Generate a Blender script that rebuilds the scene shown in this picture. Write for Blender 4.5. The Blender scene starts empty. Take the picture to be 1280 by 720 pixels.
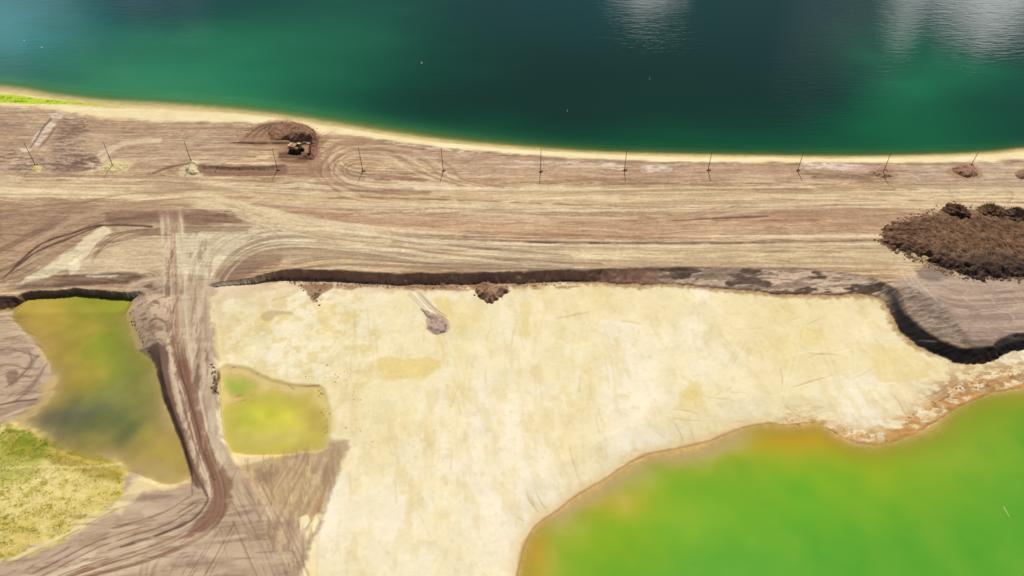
import bpy, bmesh, math, random
import numpy as np
from mathutils import Vector, Matrix
random.seed(7)
scene = bpy.context.scene
col = scene.collection
# ------------------------------------------------------------------ camera
H, DEP, F = 150.0, math.radians(42.0), 900.0          # metres, depression, focal length in photo pixels (1280 wide)
cD, sD = math.cos(DEP), math.sin(DEP)
cam_d = bpy.data.cameras.new('camera'); cam = bpy.data.objects.new('camera', cam_d); col.objects.link(cam)
cam.location = (0, 0, H); cam.rotation_euler = (math.pi/2 - DEP, 0, 0)
cam_d.sensor_width = 36; cam_d.lens = 36*F/1280; cam_d.clip_end = 20000; cam_d.clip_start = 1
scene.camera = cam
# ------------------------------------------------------------------ light
SUN_EL, SUN_AZ = math.radians(53), math.radians(4)     # azimuth from +Y towards +X
sd_ = bpy.data.lights.new('sun', 'SUN'); sun = bpy.data.objects.new('sun', sd_); col.objects.link(sun)
sd_.energy = 4.3; sd_.angle = math.radians(0.5); sd_.color = (1.0, 0.955, 0.88)
sv = Vector((math.sin(SUN_AZ)*math.cos(SUN_EL), math.cos(SUN_AZ)*math.cos(SUN_EL), math.sin(SUN_EL)))
sun.rotation_euler = sv.to_track_quat('Z', 'Y').to_euler()
world = bpy.data.worlds.new('World'); scene.world = world; world.use_nodes = True
def refl_dir(px, py):
    v = Vector(((px-640)/F, cD + (360-py)/F*sD, -sD + (360-py)/F*cD)).normalized()
    return Vector((v.x, v.y, -v.z))
wn, wl = world.node_tree.nodes, world.node_tree.links
for n in list(wn): wn.remove(n)
wo = wn.new('ShaderNodeOutputWorld'); bg = wn.new('ShaderNodeBackground'); bg.inputs[1].default_value = 0.06
sky = wn.new('ShaderNodeTexSky'); sky.sky_type = 'NISHITA'; sky.sun_disc = False
sky.sun_elevation = SUN_EL; sky.sun_rotation = SUN_AZ; sky.air_density = 0.8; sky.dust_density = 0.3
tc = wn.new('ShaderNodeTexCoord')
cn = wn.new('ShaderNodeTexNoise'); cn.inputs['Scale'].default_value = 9.0; cn.inputs['Detail'].default_value = 7; cn.inputs['Roughness'].default_value = .6
wl.new(tc.outputs['Generated'], cn.inputs['Vector'])
def wmath(op, a, b=None, c=None):
    n = wn.new('ShaderNodeMath'); n.operation = op
    for i, v in enumerate((a, b, c)):
        if v is None: continue
        if isinstance(v, (int, float)): n.inputs[i].default_value = v
        else: wl.new(v, n.inputs[i])
    return n.outputs[0]
total = None
# clouds standing in the sky: (photo pixel whose mirror direction it fills, angular radius in degrees, density)
for (px, py, rad, amt) in [(806,-26,2.8,.55),(842,-20,2.0,.35),(1128,36,1.6,.42),(1145,-8,2.6,.42),(1250,-34,5.0,.62),(1190,-22,3.0,.45),(1320,0,3.5,.3),(-60,10,13,.10),(150,-60,7,.07),(1060,30,5,.05)]:
    d = refl_dir(px, py)
    vm = wn.new('ShaderNodeVectorMath'); vm.operation = 'DISTANCE'
    wl.new(tc.outputs['Generated'], vm.inputs[0]); vm.inputs[1].default_value = d
    dist = vm.outputs['Value']
    r = math.radians(rad)
    jit = wmath('MULTIPLY_ADD', cn.outputs['Fac'], -2.4*r, 1.2*r)
    dd = wmath('ADD', dist, jit)
    mr = wn.new('ShaderNodeMapRange'); mr.interpolation_type = 'SMOOTHSTEP'
    wl.new(dd, mr.inputs['Value']); mr.inputs['From Min'].default_value = r*1.15; mr.inputs['From Max'].default_value = r*.1
    mr.inputs['To Min'].default_value = 0; mr.inputs['To Max'].default_value = amt
    total = mr.outputs[0] if total is None else wmath('MAXIMUM', total, mr.outputs[0])
fac = wmath('MINIMUM', total, 1.0)
mixw = wn.new('ShaderNodeMix'); mixw.data_type = 'RGBA'
wl.new(fac, mixw.inputs['Factor']); wl.new(sky.outputs[0], mixw.inputs['A']); mixw.inputs['B'].default_value = (80, 79, 77, 1)
wl.new(mixw.outputs['Result'], bg.inputs[0]); wl.new(bg.outputs[0], wo.inputs[0])
scene.view_settings.view_transform = 'Standard'; scene.view_settings.look = 'None'
scene.view_settings.exposure = 0.0; scene.view_settings.gamma = 1.0
# light reaching a level matt surface, per channel: used to turn observed colours into base colours
K = np.array([1.16, 1.13, 1.13])
def lin(c):
    c = np.asarray(c, float)/255.0
    return np.where(c <= .04045, c/12.92, ((c+.055)/1.055)**2.4)
def alb(c): return np.clip(lin(c)/K, 0.004, .93)
def rgba(c): a = alb(c); return (a[0], a[1], a[2], 1)
# ------------------------------------------------------------------ projection
def P(px, py, z=0.0):
    px = np.asarray(px, float); py = np.asarray(py, float); h = H - np.asarray(z, float)
    k = (360-py)/F
    y = h*(cD + k*sD)/(sD - k*cD); dep = y*cD + h*sD
    return (px-640)/F*dep, y
def proj(x, y, z):
    dep = y*cD + (H-z)*sD
    return 640 + F*x/dep, 360 - F*(y*sD + (z-H)*cD)/dep
# ------------------------------------------------------------------ noise
_tabs = {}
def vnoise(x, y, seed):
    if seed not in _tabs: _tabs[seed] = np.random.default_rng(seed).random((256, 256)).astype(np.float32)
    R = _tabs[seed]
    xf = np.floor(x); yf = np.floor(y); fx = x-xf; fy = y-yf
    fx = fx*fx*(3-2*fx); fy = fy*fy*(3-2*fy)
    xi = xf.astype(np.int64) & 255; yi = yf.astype(np.int64) & 255; x1 = (xi+1) & 255; y1 = (yi+1) & 255
    return (R[yi, xi]*(1-fx) + R[yi, x1]*fx)*(1-fy) + (R[y1, xi]*(1-fx) + R[y1, x1]*fx)*fy
def fbm(x, y, seed, octv=4, gain=.5):
    s = 0; a = 1; tot = 0
    for o in range(octv):
        s = s + a*vnoise(x*2**o + 17.3*o, y*2**o + 9.1*o, seed+o); tot += a; a *= gain
    return s/tot
def sstep(a, b, x):
    t = np.clip((x-a)/(b-a), 0, 1); return t*t*(3-2*t)
# ------------------------------------------------------------------ distance helpers
def smooth_line(pts, n=8):
    pts = [np.array(p, float) for p in pts]
    if len(pts) < 3 or n <= 1: return np.array(pts)
    out = []
    for i in range(len(pts)-1):
        p0 = pts[max(i-1, 0)]; p1 = pts[i]; p2 = pts[i+1]; p3 = pts[min(i+2, len(pts)-1)]
        for k in range(n):
            t = k/n
            out.append(.5*((2*p1) + (p2-p0)*t + (2*p0-5*p1+4*p2-p3)*t*t + (3*p1-p0-3*p2+p3)*t**3))
    out.append(pts[-1]); return np.array(out)
def dist_line(x, y, L):
    """distance, signed side offset and arc length of the nearest point"""
    best = np.full(x.shape, 1e9); off = np.zeros(x.shape); arc = np.zeros(x.shape); a0 = 0
    for i in range(len(L)-1):
        ax, ay = L[i]; bx, by = L[i+1]; dx, dy = bx-ax, by-ay; l = math.hypot(dx, dy)
        if l < 1e-6: continue
        t = np.clip(((x-ax)*dx + (y-ay)*dy)/(l*l), 0, 1)
        ex = x-(ax+t*dx); ey = y-(ay+t*dy); d = np.hypot(ex, ey)
        m = d < best
        best = np.where(m, d, best); off = np.where(m, (dx*(y-ay)-dy*(x-ax))/l, off); arc = np.where(m, a0+t*l, arc)
        a0 += l
    return best, off, arc
def sdist(x, y, L):
    """signed distance to a closed outline, positive inside"""
    best = np.full(x.shape, 1e9); ins = np.zeros(x.shape, bool); n = len(L)
    for i in range(n):
        ax, ay = L[i]; bx, by = L[(i+1) % n]; dx, dy = bx-ax, by-ay; l2 = dx*dx+dy*dy
        if l2 < 1e-9: continue
        t = np.clip(((x-ax)*dx + (y-ay)*dy)/l2, 0, 1)
        best = np.minimum(best, (x-ax-t*dx)**2 + (y-ay-t*dy)**2)
        if ay != by: ins ^= ((ay > y) != (by > y)) & (x < dx*(y-ay)/dy + ax)
    d = np.sqrt(best); return np.where(ins, d, -d)
def ground_poly(pts, z):
    L = smooth_line(pts, 3); X, Y = P(L[:, 0], L[:, 1], z); return np.stack([X, Y], 1)
# ------------------------------------------------------------------ ground sheet: nodes
U = np.concatenate([np.linspace(-3200, -90, 26)[:-1], np.arange(-90, 1370, 1.25), np.linspace(1370, 4500, 27)])
V = np.concatenate([np.linspace(-400, -14, 24)[:-1], np.arange(-14, 750, .8), 750 + np.linspace(0, 1, 22)**2*3200])
GU, GV = np.meshgrid(U, V)
X, Y = P(GU, GV, 0)
NY, NX = X.shape
WX = X + (fbm(X/6, Y/6, 11, 4)-.5)*3.0; WY = Y + (fbm(X/6, Y/6, 31, 4)-.5)*3.0      # ragged outlines
SX = (fbm(X/1.3, Y/1.3, 41, 3, .6)-.5)*1.9; SY = (fbm(X/1.3, Y/1.3, 51, 3, .6)-.5)*1.9
# levels
WL_LAKE, WL_A, WL_B, WL_C, LOW = -1.3, -3.65, -3.55, -4.0, -3.2
Z = np.zeros_like(X)
def yline(pts, z):
    L = smooth_line(pts, 6); gx, gy = P(L[:, 0], L[:, 1], z); o = np.argsort(gx); return gx[o], gy[o]
SHORE = [(-1500,40),(-600,75),(-200,98),(0,112),(60,121),(130,129),(200,133),(270,138),(340,145),(400,154),(450,162),(500,170),(560,177.5),(620,183),(680,187.5),(760,192),(860,194.5),(960,196),(1060,196.5),(1150,195),(1210,193),(1250,190.5),(1280,187),(1400,176),(1900,150),(2600,110)]
BANK = [(-1500,60),(-600,92),(-200,116),(0,129),(50,133),(110,142),(200,150),(300,152),(360,157),(400,165),(450,169.5),(500,177),(560,184),(640,191),(700,195.5),(760,199),(860,201.5),(960,202.2),(1100,202.7),(1200,201.5),(1280,198),(1400,188),(1900,162),(2600,122)]
ys = np.interp(X, *yline(SHORE, WL_LAKE)); yb = np.interp(X, *yline(BANK, -.15))
wob = (fbm(X/9, Y/9, 5, 3)-.5)*1.6
t = (Y - yb + wob*.6)/(np.maximum(ys-yb, .5))
zl = np.where(t < 1, -.15 + (WL_LAKE+.15)*sstep(-.15, 1, t)**.9, WL_LAKE - np.minimum((Y-ys)*.16, 9) )
dl_ = np.maximum(Y-ys, 0); kk_ = np.interp(X, [-150, -40, 40, 260], [.045, .05, .13, .2]); zl = np.where((t >= 1), WL_LAKE - np.minimum(dl_*kk_ + dl_**2*.006, 9), zl)
LAKE = (t > 0)
Z = np.where(t > 0, zl, Z*1.0)
Z = np.where(t <= 0, -.15*sstep(-1.0, 0, t), Z)
# plateau edge (top of scarp) and foot of scarp
TOP = [(-900,372),(-200,368),(0,367),(18,366),(30,361),(100,357),(150,361),(200,359),(250,356),(275,353),(310,348),(350,337.5),(400,337),(450,339.5),(500,341),(560,341),(620,340),(670,338),(720,336.5),(770,335),(810,334),(850,333.5),(900,334),(960,334),(1020,337),(1080,344),(1122,362),(1134,385),(1150,405),(1170,420),(1190,430),(1215,435),(1240,431),(1258,420),(1290,415),(1500,400),(2200,380)]
FOOT = [(-900,392),(-200,388),(0,385),(20,384),(40,374),(100,368),(150,372),(200,368),(255,363),(275,361),(310,354),(350,349.5),(400,350),(450,354),(500,356),(560,356),(620,355),(670,353.5),(700,350.5),(740,352),(780,356),(850,356),(900,361),(960,366),(1000,369),(1060,369),(1094,371),(1106,377),(1116,396),(1128,416),(1155,436),(1185,449),(1217,457),(1241,453),(1260,441),(1290,436),(1500,418),(2200,400)]
gt = ground_poly(TOP, 0.0); gf = ground_poly(FOOT, LOW)
close = [(2000, -200), (-2000, -200)]
PT = np.vstack([gt, close]); PF = np.vstack([gf, close])
rows = V > 300
sl = np.s_[np.argmax(rows):, :]
dT = np.full(X.shape, -50.0); dF = np.full(X.shape, -50.0)
dT[sl] = sdist(WX[sl]*.35+X[sl]*.65+SX[sl]*.3, WY[sl]*.35+Y[sl]*.65+SY[sl]*.3, PT); dF[sl] = sdist(WX[sl]*.6+X[sl]*.4+SX[sl]*.6, WY[sl]*.6+Y[sl]*.4+SY[sl]*.6, PF)
tt = np.where(dT <= 0, 0, np.where(dF >= 0, 1, dT/np.maximum(dT-dF, 1e-3)))
T = tt
Z = np.where(dT > 0, LOW*(tt**.9), Z)
rx_, ry_ = P(268, 372, 0); Z = np.where(dT > 0, np.maximum(Z, np.minimum(Z*0 - .45, 0) - .12*np.hypot(X-rx_, Y-ry_)), Z)
def slab(px0, py0, px1, py1):
    i0, i1 = np.searchsorted(U, px0), np.searchsorted(U, px1); j0, j1 = np.searchsorted(V, py0), np.searchsorted(V, py1)
    return np.s_[max(j0-1, 0):j1+1, max(i0-1, 0):i1+1]
POND_A = [(14,396),(38,382),(75,375),(120,373),(150,376),(166,382),(176,400),(192,430),(206,457),(217,490),(230,525),(242,560),(246,592),(228,602),(200,604),(175,594),(152,586),(110,574),(70,560),(36,544),(20,528),(46,503),(62,472),(60,450),(45,430),(30,412)]
POND_B = [(264,474),(280,460),(305,462),(325,472),(345,479),(372,484),(398,485),(405,500),(411,530),(409,556),(380,566),(340,568),(300,566),(276,552),(268,515)]
POND_C = [(640,900),(646,740),(652,700),(660,675),(672,656),(700,637),(725,617),(750,604),(780,584),(810,569),(850,561),(880,554),(905,545),(930,535),(960,530),(985,532),(1020,529),(1045,543),(1075,555),(1105,555),(1135,546),(1170,527),(1200,508),(1235,493),(1280,485),(1400,470),(1900,450),(3000,450),(3400,1500),(900,1500)]
def pond(pts, wl, a, b, box, warp, prof=None):
    global Z
    s = slab(*box); L = ground_poly(pts, wl)
    d = sdist(X[s]*(1-warp)+WX[s]*warp, Y[s]*(1-warp)+WY[s]*warp, L)
    z = np.where(d > 0, wl - np.minimum(d*b, 3.5), np.where(dF[s] > -.3, np.minimum(Z[s], wl - d*a), Z[s]))
    Z[s] = z; return s, d
sA, dA = pond(POND_A, WL_A, .35, .035, (-80,340,300,640), .5)
sB, dB = pond(POND_B, WL_B, .35, .035, (200,420,460,600), .5)
sC, dC = pond(POND_C, WL_C, .09, .10, (500,430,4400,3000), .12)
# sandbar inside the small pond
bx, by = P(300, 499, WL_B); bar = np.exp(-(((X-bx)/4.6)**2 + ((Y-by)/1.3)**2)); Z += bar*.08
# causeway: ramp from the plateau down between the two ponds
CL = [(176,352),(186,384),(192,404),(199,436),(203,462),(209,492),(221,527),(234,562),(241,590),(240,620),(225,650),(180,680)]
CR = [(258,352),(266,400),(266,460),(268,500),(276,548),(296,580),(318,612),(340,650),(352,690)]
def czl(py): return np.interp(py, [350,400,470,540,600,660,720],[0,-.35,-1.0,-1.8,-2.4,-2.9,-3.15])
poly = [(p[0],p[1],czl(p[1])) for p in CL] + [(p[0],p[1],czl(p[1])) for p in CR[::-1]]
gx, gy = P([p[0] for p in poly],[p[1] for p in poly],[p[2] for p in poly])
s = slab(-60,335,460,760)
dc = sdist(X[s]*.8+WX[s]*.2, Y[s]*.8+WY[s]*.2, np.stack([gx,gy],1))
yy = [float(P(250,q,float(czl(q)))[1]) for q in (720,660,600,540,470,400,350)]
zc = np.interp(Y[s], yy, [-3.7,-3.15,-2.4,-1.8,-1.0,-.35,0])
sl_k = np.interp(Y[s], [float(P(250,470,-1)[1]), float(P(250,430,-1)[1])], [1.7, .5]); sl_k = np.where(X[s] > P(240,450,-1)[0], 1.7, sl_k)
Z[s] = np.where(dc > 0, np.maximum(zc, Z[s]), np.maximum(Z[s], zc + dc*sl_k))
# extra relief: (outline pixels, height change, edge width m, at level)
def relief(pts, dz, w, z0=0.0, warp=.3):
    xs = [p[0] for p in pts]; y_ = [p[1] for p in pts]
    s = slab(min(xs)-60, min(y_)-40, max(xs)+60, max(y_)+40); L = ground_poly(pts, z0)
    d = sdist(X[s]*(1-warp)+WX[s]*warp, Y[s]*(1-warp)+WY[s]*warp, L)
    Z[s] += dz*sstep(-w*.5, w*.5, d)
relief([(300,174),(368,173),(372,178.5),(300,178.5)], .35, .6)
relief([(236,203),(300,206),(352,205),(352,209),(300,212),(240,208)], .9, 1.6)
relief([(1000,206),(1078,208),(1086,221),(1015,222)], .9, 2.4)
relief([(0,262),(130,262),(292,262),(292,268),(130,276),(0,300)], .35, 2.2)
relief([(30,345),(170,338),(172,346),(100,352),(20,356)], .5, 1.8, 0)
relief([(-400,345),(150,342),(178,350),(180,374),(-400,376)], -1.3, 7, 0)
relief([(350,288),(450,296),(600,300),(860,303),(1100,302),(1100,296),(860,295),(600,288),(450,282)], .3, 1.6)
# broad unevenness
near = (T > .99) | (T < .01)
Z += np.where(LAKE, 0, (fbm(X/14, Y/14, 71, 4)-.5)*.35)
Z += (fbm(X/2.2, Y/1.6, 77, 3)-.5)*.10*np.where(T > .5, .4, 1.0)
Z += np.where((T > .03) & (T < .985), (fbm(X/2.2, Y/2.0, 91, 4)-.5)*.45, 0)
DZ = np.zeros_like(Z)
QX, QY = proj(X, Y, Z)                                   # where each ground node lies on the survey photo
# ------------------------------------------------------------------ ground colour
C = np.empty(X.shape+(3,))
def c3(*v): return np.array(v, float)
def paint(s, m, c):
    m = m[..., None]
    C[s] = C[s]*(1-m) + np.asarray(c, float)*m
ALL = np.s_[:, :]
YW = Y + (fbm(X/22, Y/12, 96, 3)-.5)*5; st1 = fbm(X/34, YW/1.7 + X*.012, 101, 5, .62); st2 = fbm(X/60, Y/5 , 120, 4); st3 = fbm(X/9, YW/.75, 140, 4, .65)
iso = fbm(X/5, Y/5, 160, 5); big = fbm(X/30, Y/25, 180, 4)
fine = fbm(X/.9, Y/.9, 190, 3)
k = np.clip((st1-.5)*2.6 + (st2-.5)*1.3 + .45, 0, 1)
C[:] = c3(184,150,117) + k[..., None]*c3(32,37,32)
paint(ALL, sstep(.58, .72, st3)*.35, (158,128,104))
paint(ALL, sstep(.60, .74, fbm(X/18, Y/.9, 210, 4, .6))*.45, (222,202,168))
hair = fbm(X/6, YW/.5, 145, 3, .6)*.6 + fbm(X/22, Y/9, 148, 3)*.4
paint(ALL, sstep(.545, .62, hair)*.5, (140,108,82)); paint(ALL, sstep(.45, .38, hair)*.55, (230,208,170)); paint(ALL, sstep(.60, .66, fbm(X/15, YW/.42, 152, 2))*.45, (132,100,76))
DZ += (st3-.5)*.26 + (st1-.5)*.18
def blob(pts, c, a=1.0, soft=3.0, rough=4.0, rs=3.0, tex=None, z=0, seed=300, sm=3):
    """a patch of ground cover of its own colour"""
    xs = [p[0] for p in pts]; ysv = [p[1] for p in pts]; mgn = 20+soft+rough
    s = slab(min(xs)-mgn-6, min(ysv)-mgn-14, max(xs)+mgn+6, max(ysv)+mgn+14)
    x = QX[s] + (fbm(X[s]/rs, Y[s]/rs, seed, 4, .6)-.5)*2*rough; y = QY[s] + (fbm(X[s]/rs, Y[s]/rs, seed+7, 4, .6)-.5)*2*rough*.7
    d = sdist(x, y, smooth_line(list(pts)+[pts[0]], sm)[:-1])
    m = sstep(-soft, soft, d)*a
    if tex is not None: m = m*tex[s]
    paint(s, m, c); return s, m
def bundle(pts, w, c, a=1.0, seed=400, freq=1.0, along=.02, thr=(.5,.62), dz=0.0, soft=.25, base=0.0, n=8):
    """streaks that follow a line: wheel and blade marks"""
    L = smooth_line(pts, n); s = slab(L[:,0].min()-w-4, L[:,1].min()-w-14, L[:,0].max()+w+4, L[:,1].max()+w+10)
    d, off, arc = dist_line(QX[s], QY[s], L)
    env = sstep(w, w*(1-soft)-.01, d)*sstep(-1, 24, arc+1)
    nz = fbm(off*freq, arc*along, seed, 3, .6)
    m = env*(base + (1-base)*sstep(thr[0], thr[1], nz))*a
    paint(s, m, c)
    if dz: DZ[s] += env*(nz-.5)*2*dz
    return s, env
def rut(pts, c=(165,136,110), a=.7, w=.8, dz=-.07, n=8, seed=500, brk=.0):
    L = smooth_line(pts, n); s = slab(L[:,0].min()-5, L[:,1].min()-12, L[:,0].max()+5, L[:,1].max()+8)
    d, off, arc = dist_line(QX[s]+(WX[s]-X[s])*.9, QY[s]+(WY[s]-Y[s])*.6, L); wv = w*(.6+.9*vnoise(arc*.09, np.full(arc.shape, seed*.7), seed+3))
    g = np.exp(-(d/wv)**2)*sstep(0, 14, arc)
    if brk: g = g*sstep(brk-.12, brk+.12, vnoise(arc*.06, np.full(arc.shape, seed*.37), seed))
    paint(s, g*a, c); DZ[s] += g*dz
rngp = np.random.default_rng(5)
def rutset(pts, count, spread, c=(165,136,110), a=.5, w=.7, dz=-.05, brk=.35, seed=600, jit=.5):
    for i in range(count):
        o = (i-(count-1)/2)/max(count-1, 1)*2*spread + rngp.normal()*jit
        L = smooth_line(pts, 3); tn = np.gradient(L, axis=0); tn /= np.linalg.norm(tn, axis=1)[:, None]+1e-9
        L2 = L + np.stack([-tn[:, 1], tn[:, 0]], 1)*o*np.linspace(.9+rngp.random()*.2, .9+rngp.random()*.2, len(L))[:, None]
        rut([tuple(q) for q in L2], c, a*(.6+.6*rngp.random()), w, dz, 2, seed+i, brk)

# ---- plateau zones
blob([(-90,225),(200,228),(400,236),(700,232),(1000,236),(1370,230),(1370,258),(1000,262),(700,262),(400,255),(250,247),(100,246),(-90,242)], (218,192,150), .62, 5, 4, 6, seed=301)
blob([(330,300),(500,302),(700,306),(1000,306),(1130,305),(1160,322),(1120,336),(900,332),(700,336),(520,338),(360,330)], (216,194,154), .6, 4, 4, 6, seed=303)
blob([(-90,131),(60,136),(110,146),(250,152),(300,160),(300,200),(200,215),(60,212),(-90,215)], (178,149,126), .45, 6, 6, 5, seed=305)
blob([(1120,205),(1370,200),(1370,235),(1200,238),(1110,225)], (190,166,143), .55, 6, 6, 5, seed=307)
blob([(-90,246),(100,252),(292,262),(290,280),(170,282),(120,300),(60,330),(20,350),(-90,362)], (166,136,111), .62, 6, 6, 5, seed=309)
blob([(130,264),(292,265),(294,281),(200,283),(140,282)], (142,112,92), .75, 3, 5, 4, seed=311)
blob([(380,272),(600,268),(800,266),(1000,264),(1120,268),(1120,300),(860,303),(600,298),(470,292),(390,285)], (188,150,120), .55, 5, 6, 8, seed=313)
blob([(560,290),(775,292),(778,303),(700,303),(600,300)], (178,138,110), .6, 3, 4, 4, seed=315)
blob([(440,178),(640,196),(1000,206),(1120,206),(1110,224),(900,226),(700,224),(560,215),(470,205)], (186,154,130), .5, 4, 5, 6, seed=317)
blob([(150,284),(210,284),(212,340),(180,345),(100,345),(90,330),(120,300)], (212,190,156), .7, 5, 5, 4, seed=319)
blob([(215,284),(330,282),(400,300),(330,315),(285,332),(262,350),(262,372),(225,372),(212,330)], (221,208,176), .7, 5, 5, 4, seed=321)
blob([(128,282),(140,290),(108,318),(96,330),(60,345),(20,355),(50,335),(95,308)], (222,206,170), .75, 3, 4, 3, seed=323)
blob([(272,348),(290,330),(320,318),(350,316),(352,326),(320,338),(300,352),(280,356)], (140,112,93), .75, 4, 4, 4, seed=325)
blob([(30,345),(90,342),(170,340),(175,352),(150,358),(60,360),(10,362)], (146,118,96), .7, 3, 5, 4, seed=327)
blob([(110,342),(145,343),(143,346),(108,346)], (235,222,195), .8, 1, 2, 1.5, seed=328)
# beach by the lake
inb = sstep(-.35, .12, t + (iso-.5)*.35)
paint(ALL, inb, (234,212,162))
paint(ALL, inb*sstep(.5, .66, fbm(X/20, Y/1.2, 220, 4))*.5, (246,232,198))
paint(ALL, sstep(.72, .98, t)*sstep(1.35, 1.0, t)*.7, (206,172,108))
paint(ALL, sstep(1.0, 1.6, t), (190,160,90))
m_edge = np.exp(-((t+.25)/.3)**2)*sstep(.42, .6, fbm(X/6, Y/2, 230, 4))
paint(ALL, m_edge*.5*sstep(360, 520, QX), (140,112,94))
sgr, _m = blob([(-90,112),(0,117),(60,124),(130,131),(60,130),(0,129),(-90,128)], (184,200,50), .95, 1.6, 2.5, 2, seed=329)
blob([(60,125),(130,131),(190,136),(120,134)], (190,180,90), .6, 1.5, 2, 2, seed=331)
for q, c in (([(120,202),(140,199),(160,202),(166,208),(150,216),(128,216)],(222,202,152)),([(222,214),(236,203),(250,203),(250,222),(228,222)],(222,202,160)),([(36,204),(54,208),(52,216),(38,216)],(220,198,150)),
             ([(1086,222),(1098,208),(1116,212),(1120,224)],(172,134,108)),([(1182,214),(1200,204),(1220,208),(1228,222),(1196,224)],(168,130,104)),([(1030,203),(1094,204),(1092,214),(1060,216)],(186,152,130))):
    blob(q, c, .7, 2.5, 4, 1.5, seed=337)
# ---- white clay smears
for q in ([(38,176),(52,160),(66,150),(72,152),(58,170),(46,184)],[(24,186),(38,184),(36,190),(26,190)],[(62,142),(78,139),(80,146),(66,150)],
          [(455,172),(500,180),(560,186),(620,192),(610,193),(540,187),(480,178)],[(520,195),(545,196),(543,199),(518,198)],[(1000,205),(1020,200),(1035,206),(1018,212),(1000,211)],
          [(740,200),(775,205),(780,213),(760,210)],[(800,208),(835,208),(838,214),(805,215)],[(640,201),(760,203),(758,205),(640,203)],[(1030,203),(1075,206),(1085,213),(1070,214),(1030,210)]):
    blob(q, (228,212,196), .75, 1.2, 2.5, 1.6, tex=.25+.75*sstep(.4, .6, fbm(X/2.5, Y/.7, 240, 3)), seed=341)
for q in ([(75,190),(120,188),(118,212),(60,214)],[(78,150),(105,152),(100,185),(60,186)],[(0,150),(30,156),(28,166),(0,164)],[(40,200),(110,204),(110,214),(40,214)]):
    blob(q, (146,120,104), .6, 4, 5, 3, tex=.3+.7*sstep(.42, .6, fbm(X/5, Y/1.1, 250, 4)), seed=343)
# ---- earth by the digger
blob([(296,180),(312,162),(330,153),(360,150),(385,158),(398,166),(400,185),(396,200),(380,203),(350,200),(345,190),(352,184),(300,180)], (156,120,94), .75, 3, 4, 3, seed=345)
blob([(349,191),(366,189),(388,192),(392,199),(380,204),(352,201)], (116,84,66), .9, 1.5, 3, 2, seed=346)  # dark moist soil, with the digger's cast shadow painted in
blob([(346,200),(372,199),(398,200),(420,206),(410,218),(370,222),(345,214)], (158,120,96), .6, 4, 5, 4, seed=347)
blob([(245,208),(350,207),(352,219),(300,221),(250,217)], (140,106,84), .8, 2, 3, 3, seed=349)
# loops of wheel marks
bundle([(430,176),(405,190),(398,205),(412,222),(450,234),(520,238)], 22, (163,128,102), .75, 401, .28, .01, (.48,.6), .10)
bundle([(470,186),(430,188),(418,202),(432,216),(475,224),(560,226)], 16, (168,134,106), .7, 403, .3, .01, (.48,.6), .10)
bundle([(470,186),(430,188),(418,202),(432,216),(475,224),(560,226)], 14, (226,205,172), .6, 404, .3, .01, (.52,.6), 0)
bundle([(430,180),(480,186),(530,205),(570,228),(640,236)], 10, (170,138,110), .6, 405, .4, .01, (.48,.6), .08)
bundle([(456,197),(500,200),(545,215),(600,232)], 7, (216,190,150), .6, 407, .4, .01, (.4,.6), .08)
for dx in (0, 9):
    rut([(118+dx,222),(116+dx,205),(128+dx,190),(155,178+dx*.3),(200,173+dx*.3)], (222,200,165), .75, 1.6, -.08)
    rut([(128+dx*.6,222),(126+dx*.6,208),(138+dx*.6,197),(160,186+dx*.4)], (160,132,110), .4, .8, -.06)
for i in range(4):
    rut([(303+i*9,178),(312+i*9,167-i*.5),(326+i*9,158),(342+i*7,154)], (112,82,64), .75-.1*i, .9, -.15)
rut([(180,221),(215,208),(240,204)], (120,92,76), .8, 1.2, -.12)
rut([(282,178.3),(372,179)], (84,60,48), .9, .9, -.1)
# ---- long running marks of the haul road
for i in range(70):
    y0 = rngp.uniform(206, 334); x0 = rngp.uniform(-60, 1150); ln = rngp.uniform(60, 420); sl_ = rngp.normal()*.012 + (.035 if x0 < 500 and y0 > 240 else .0)
    if x0 < 280 and y0 > 258: continue
    pts = [(x0+ln*q, y0+ln*q*sl_+math.sin(q*3+i)*1.2) for q in np.linspace(0, 1, 6)]
    dark = rngp.random() < .62
    rut(pts, (146,114,90) if dark else (228,208,172), rngp.uniform(.35,.85), rngp.uniform(.5,.95), -.07 if dark else .04, 2, 700+i, .4)
rut([(400,247),(550,249),(780,258),(900,259)], (150,116,92), .8, .8, -.1, brk=.35)
rut([(650,302),(780,304),(1000,303),(1140,300)], (110,82,66), .9, 1.0, -.15, brk=.25)
rut([(250,276),(400,284),(500,294),(650,302)], (130,98,78), .8, .9, -.12, brk=.25)
rut([(830,276),(880,274),(960,270)], (100,76,62), .8, .8, -.1)
bundle([(270,250),(330,266),(420,284),(560,297),(800,302),(1100,300)], 9, (226,205,172), .7, 409, .45, .004, (.45,.6), .06)
bundle([(-80,232),(200,236),(420,246),(700,250),(1000,248),(1360,244)], 18, (231,211,176), .55, 411, .35, .003, (.48,.6), .06)
bundle([(-80,232),(200,236),(420,246),(700,250),(1000,248),(1360,244)], 20, (172,142,114), .5, 413, .4, .003, (.54,.64), .07)
bundle([(300,310),(420,306),(600,316),(860,320),(1150,322)], 20, (178,150,122), .5, 415, .42, .004, (.52,.62), .07)
for i in range(26):
    x0 = rngp.uniform(200, 1050); y0 = rngp.uniform(212, 328); ln = rngp.uniform(90, 300); sl_ = rngp.normal()*14
    pts = [(x0, y0),(x0+ln*.35, y0+sl_*.15),(x0+ln*.7, y0+sl_*.5),(x0+ln, y0+sl_)]
    bundle(pts, rngp.uniform(3, 8), (224,202,166) if i % 2 else (166,134,108), .38, 1100+i*3, .5, .012, (.4,.62), .05, n=4)
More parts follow.
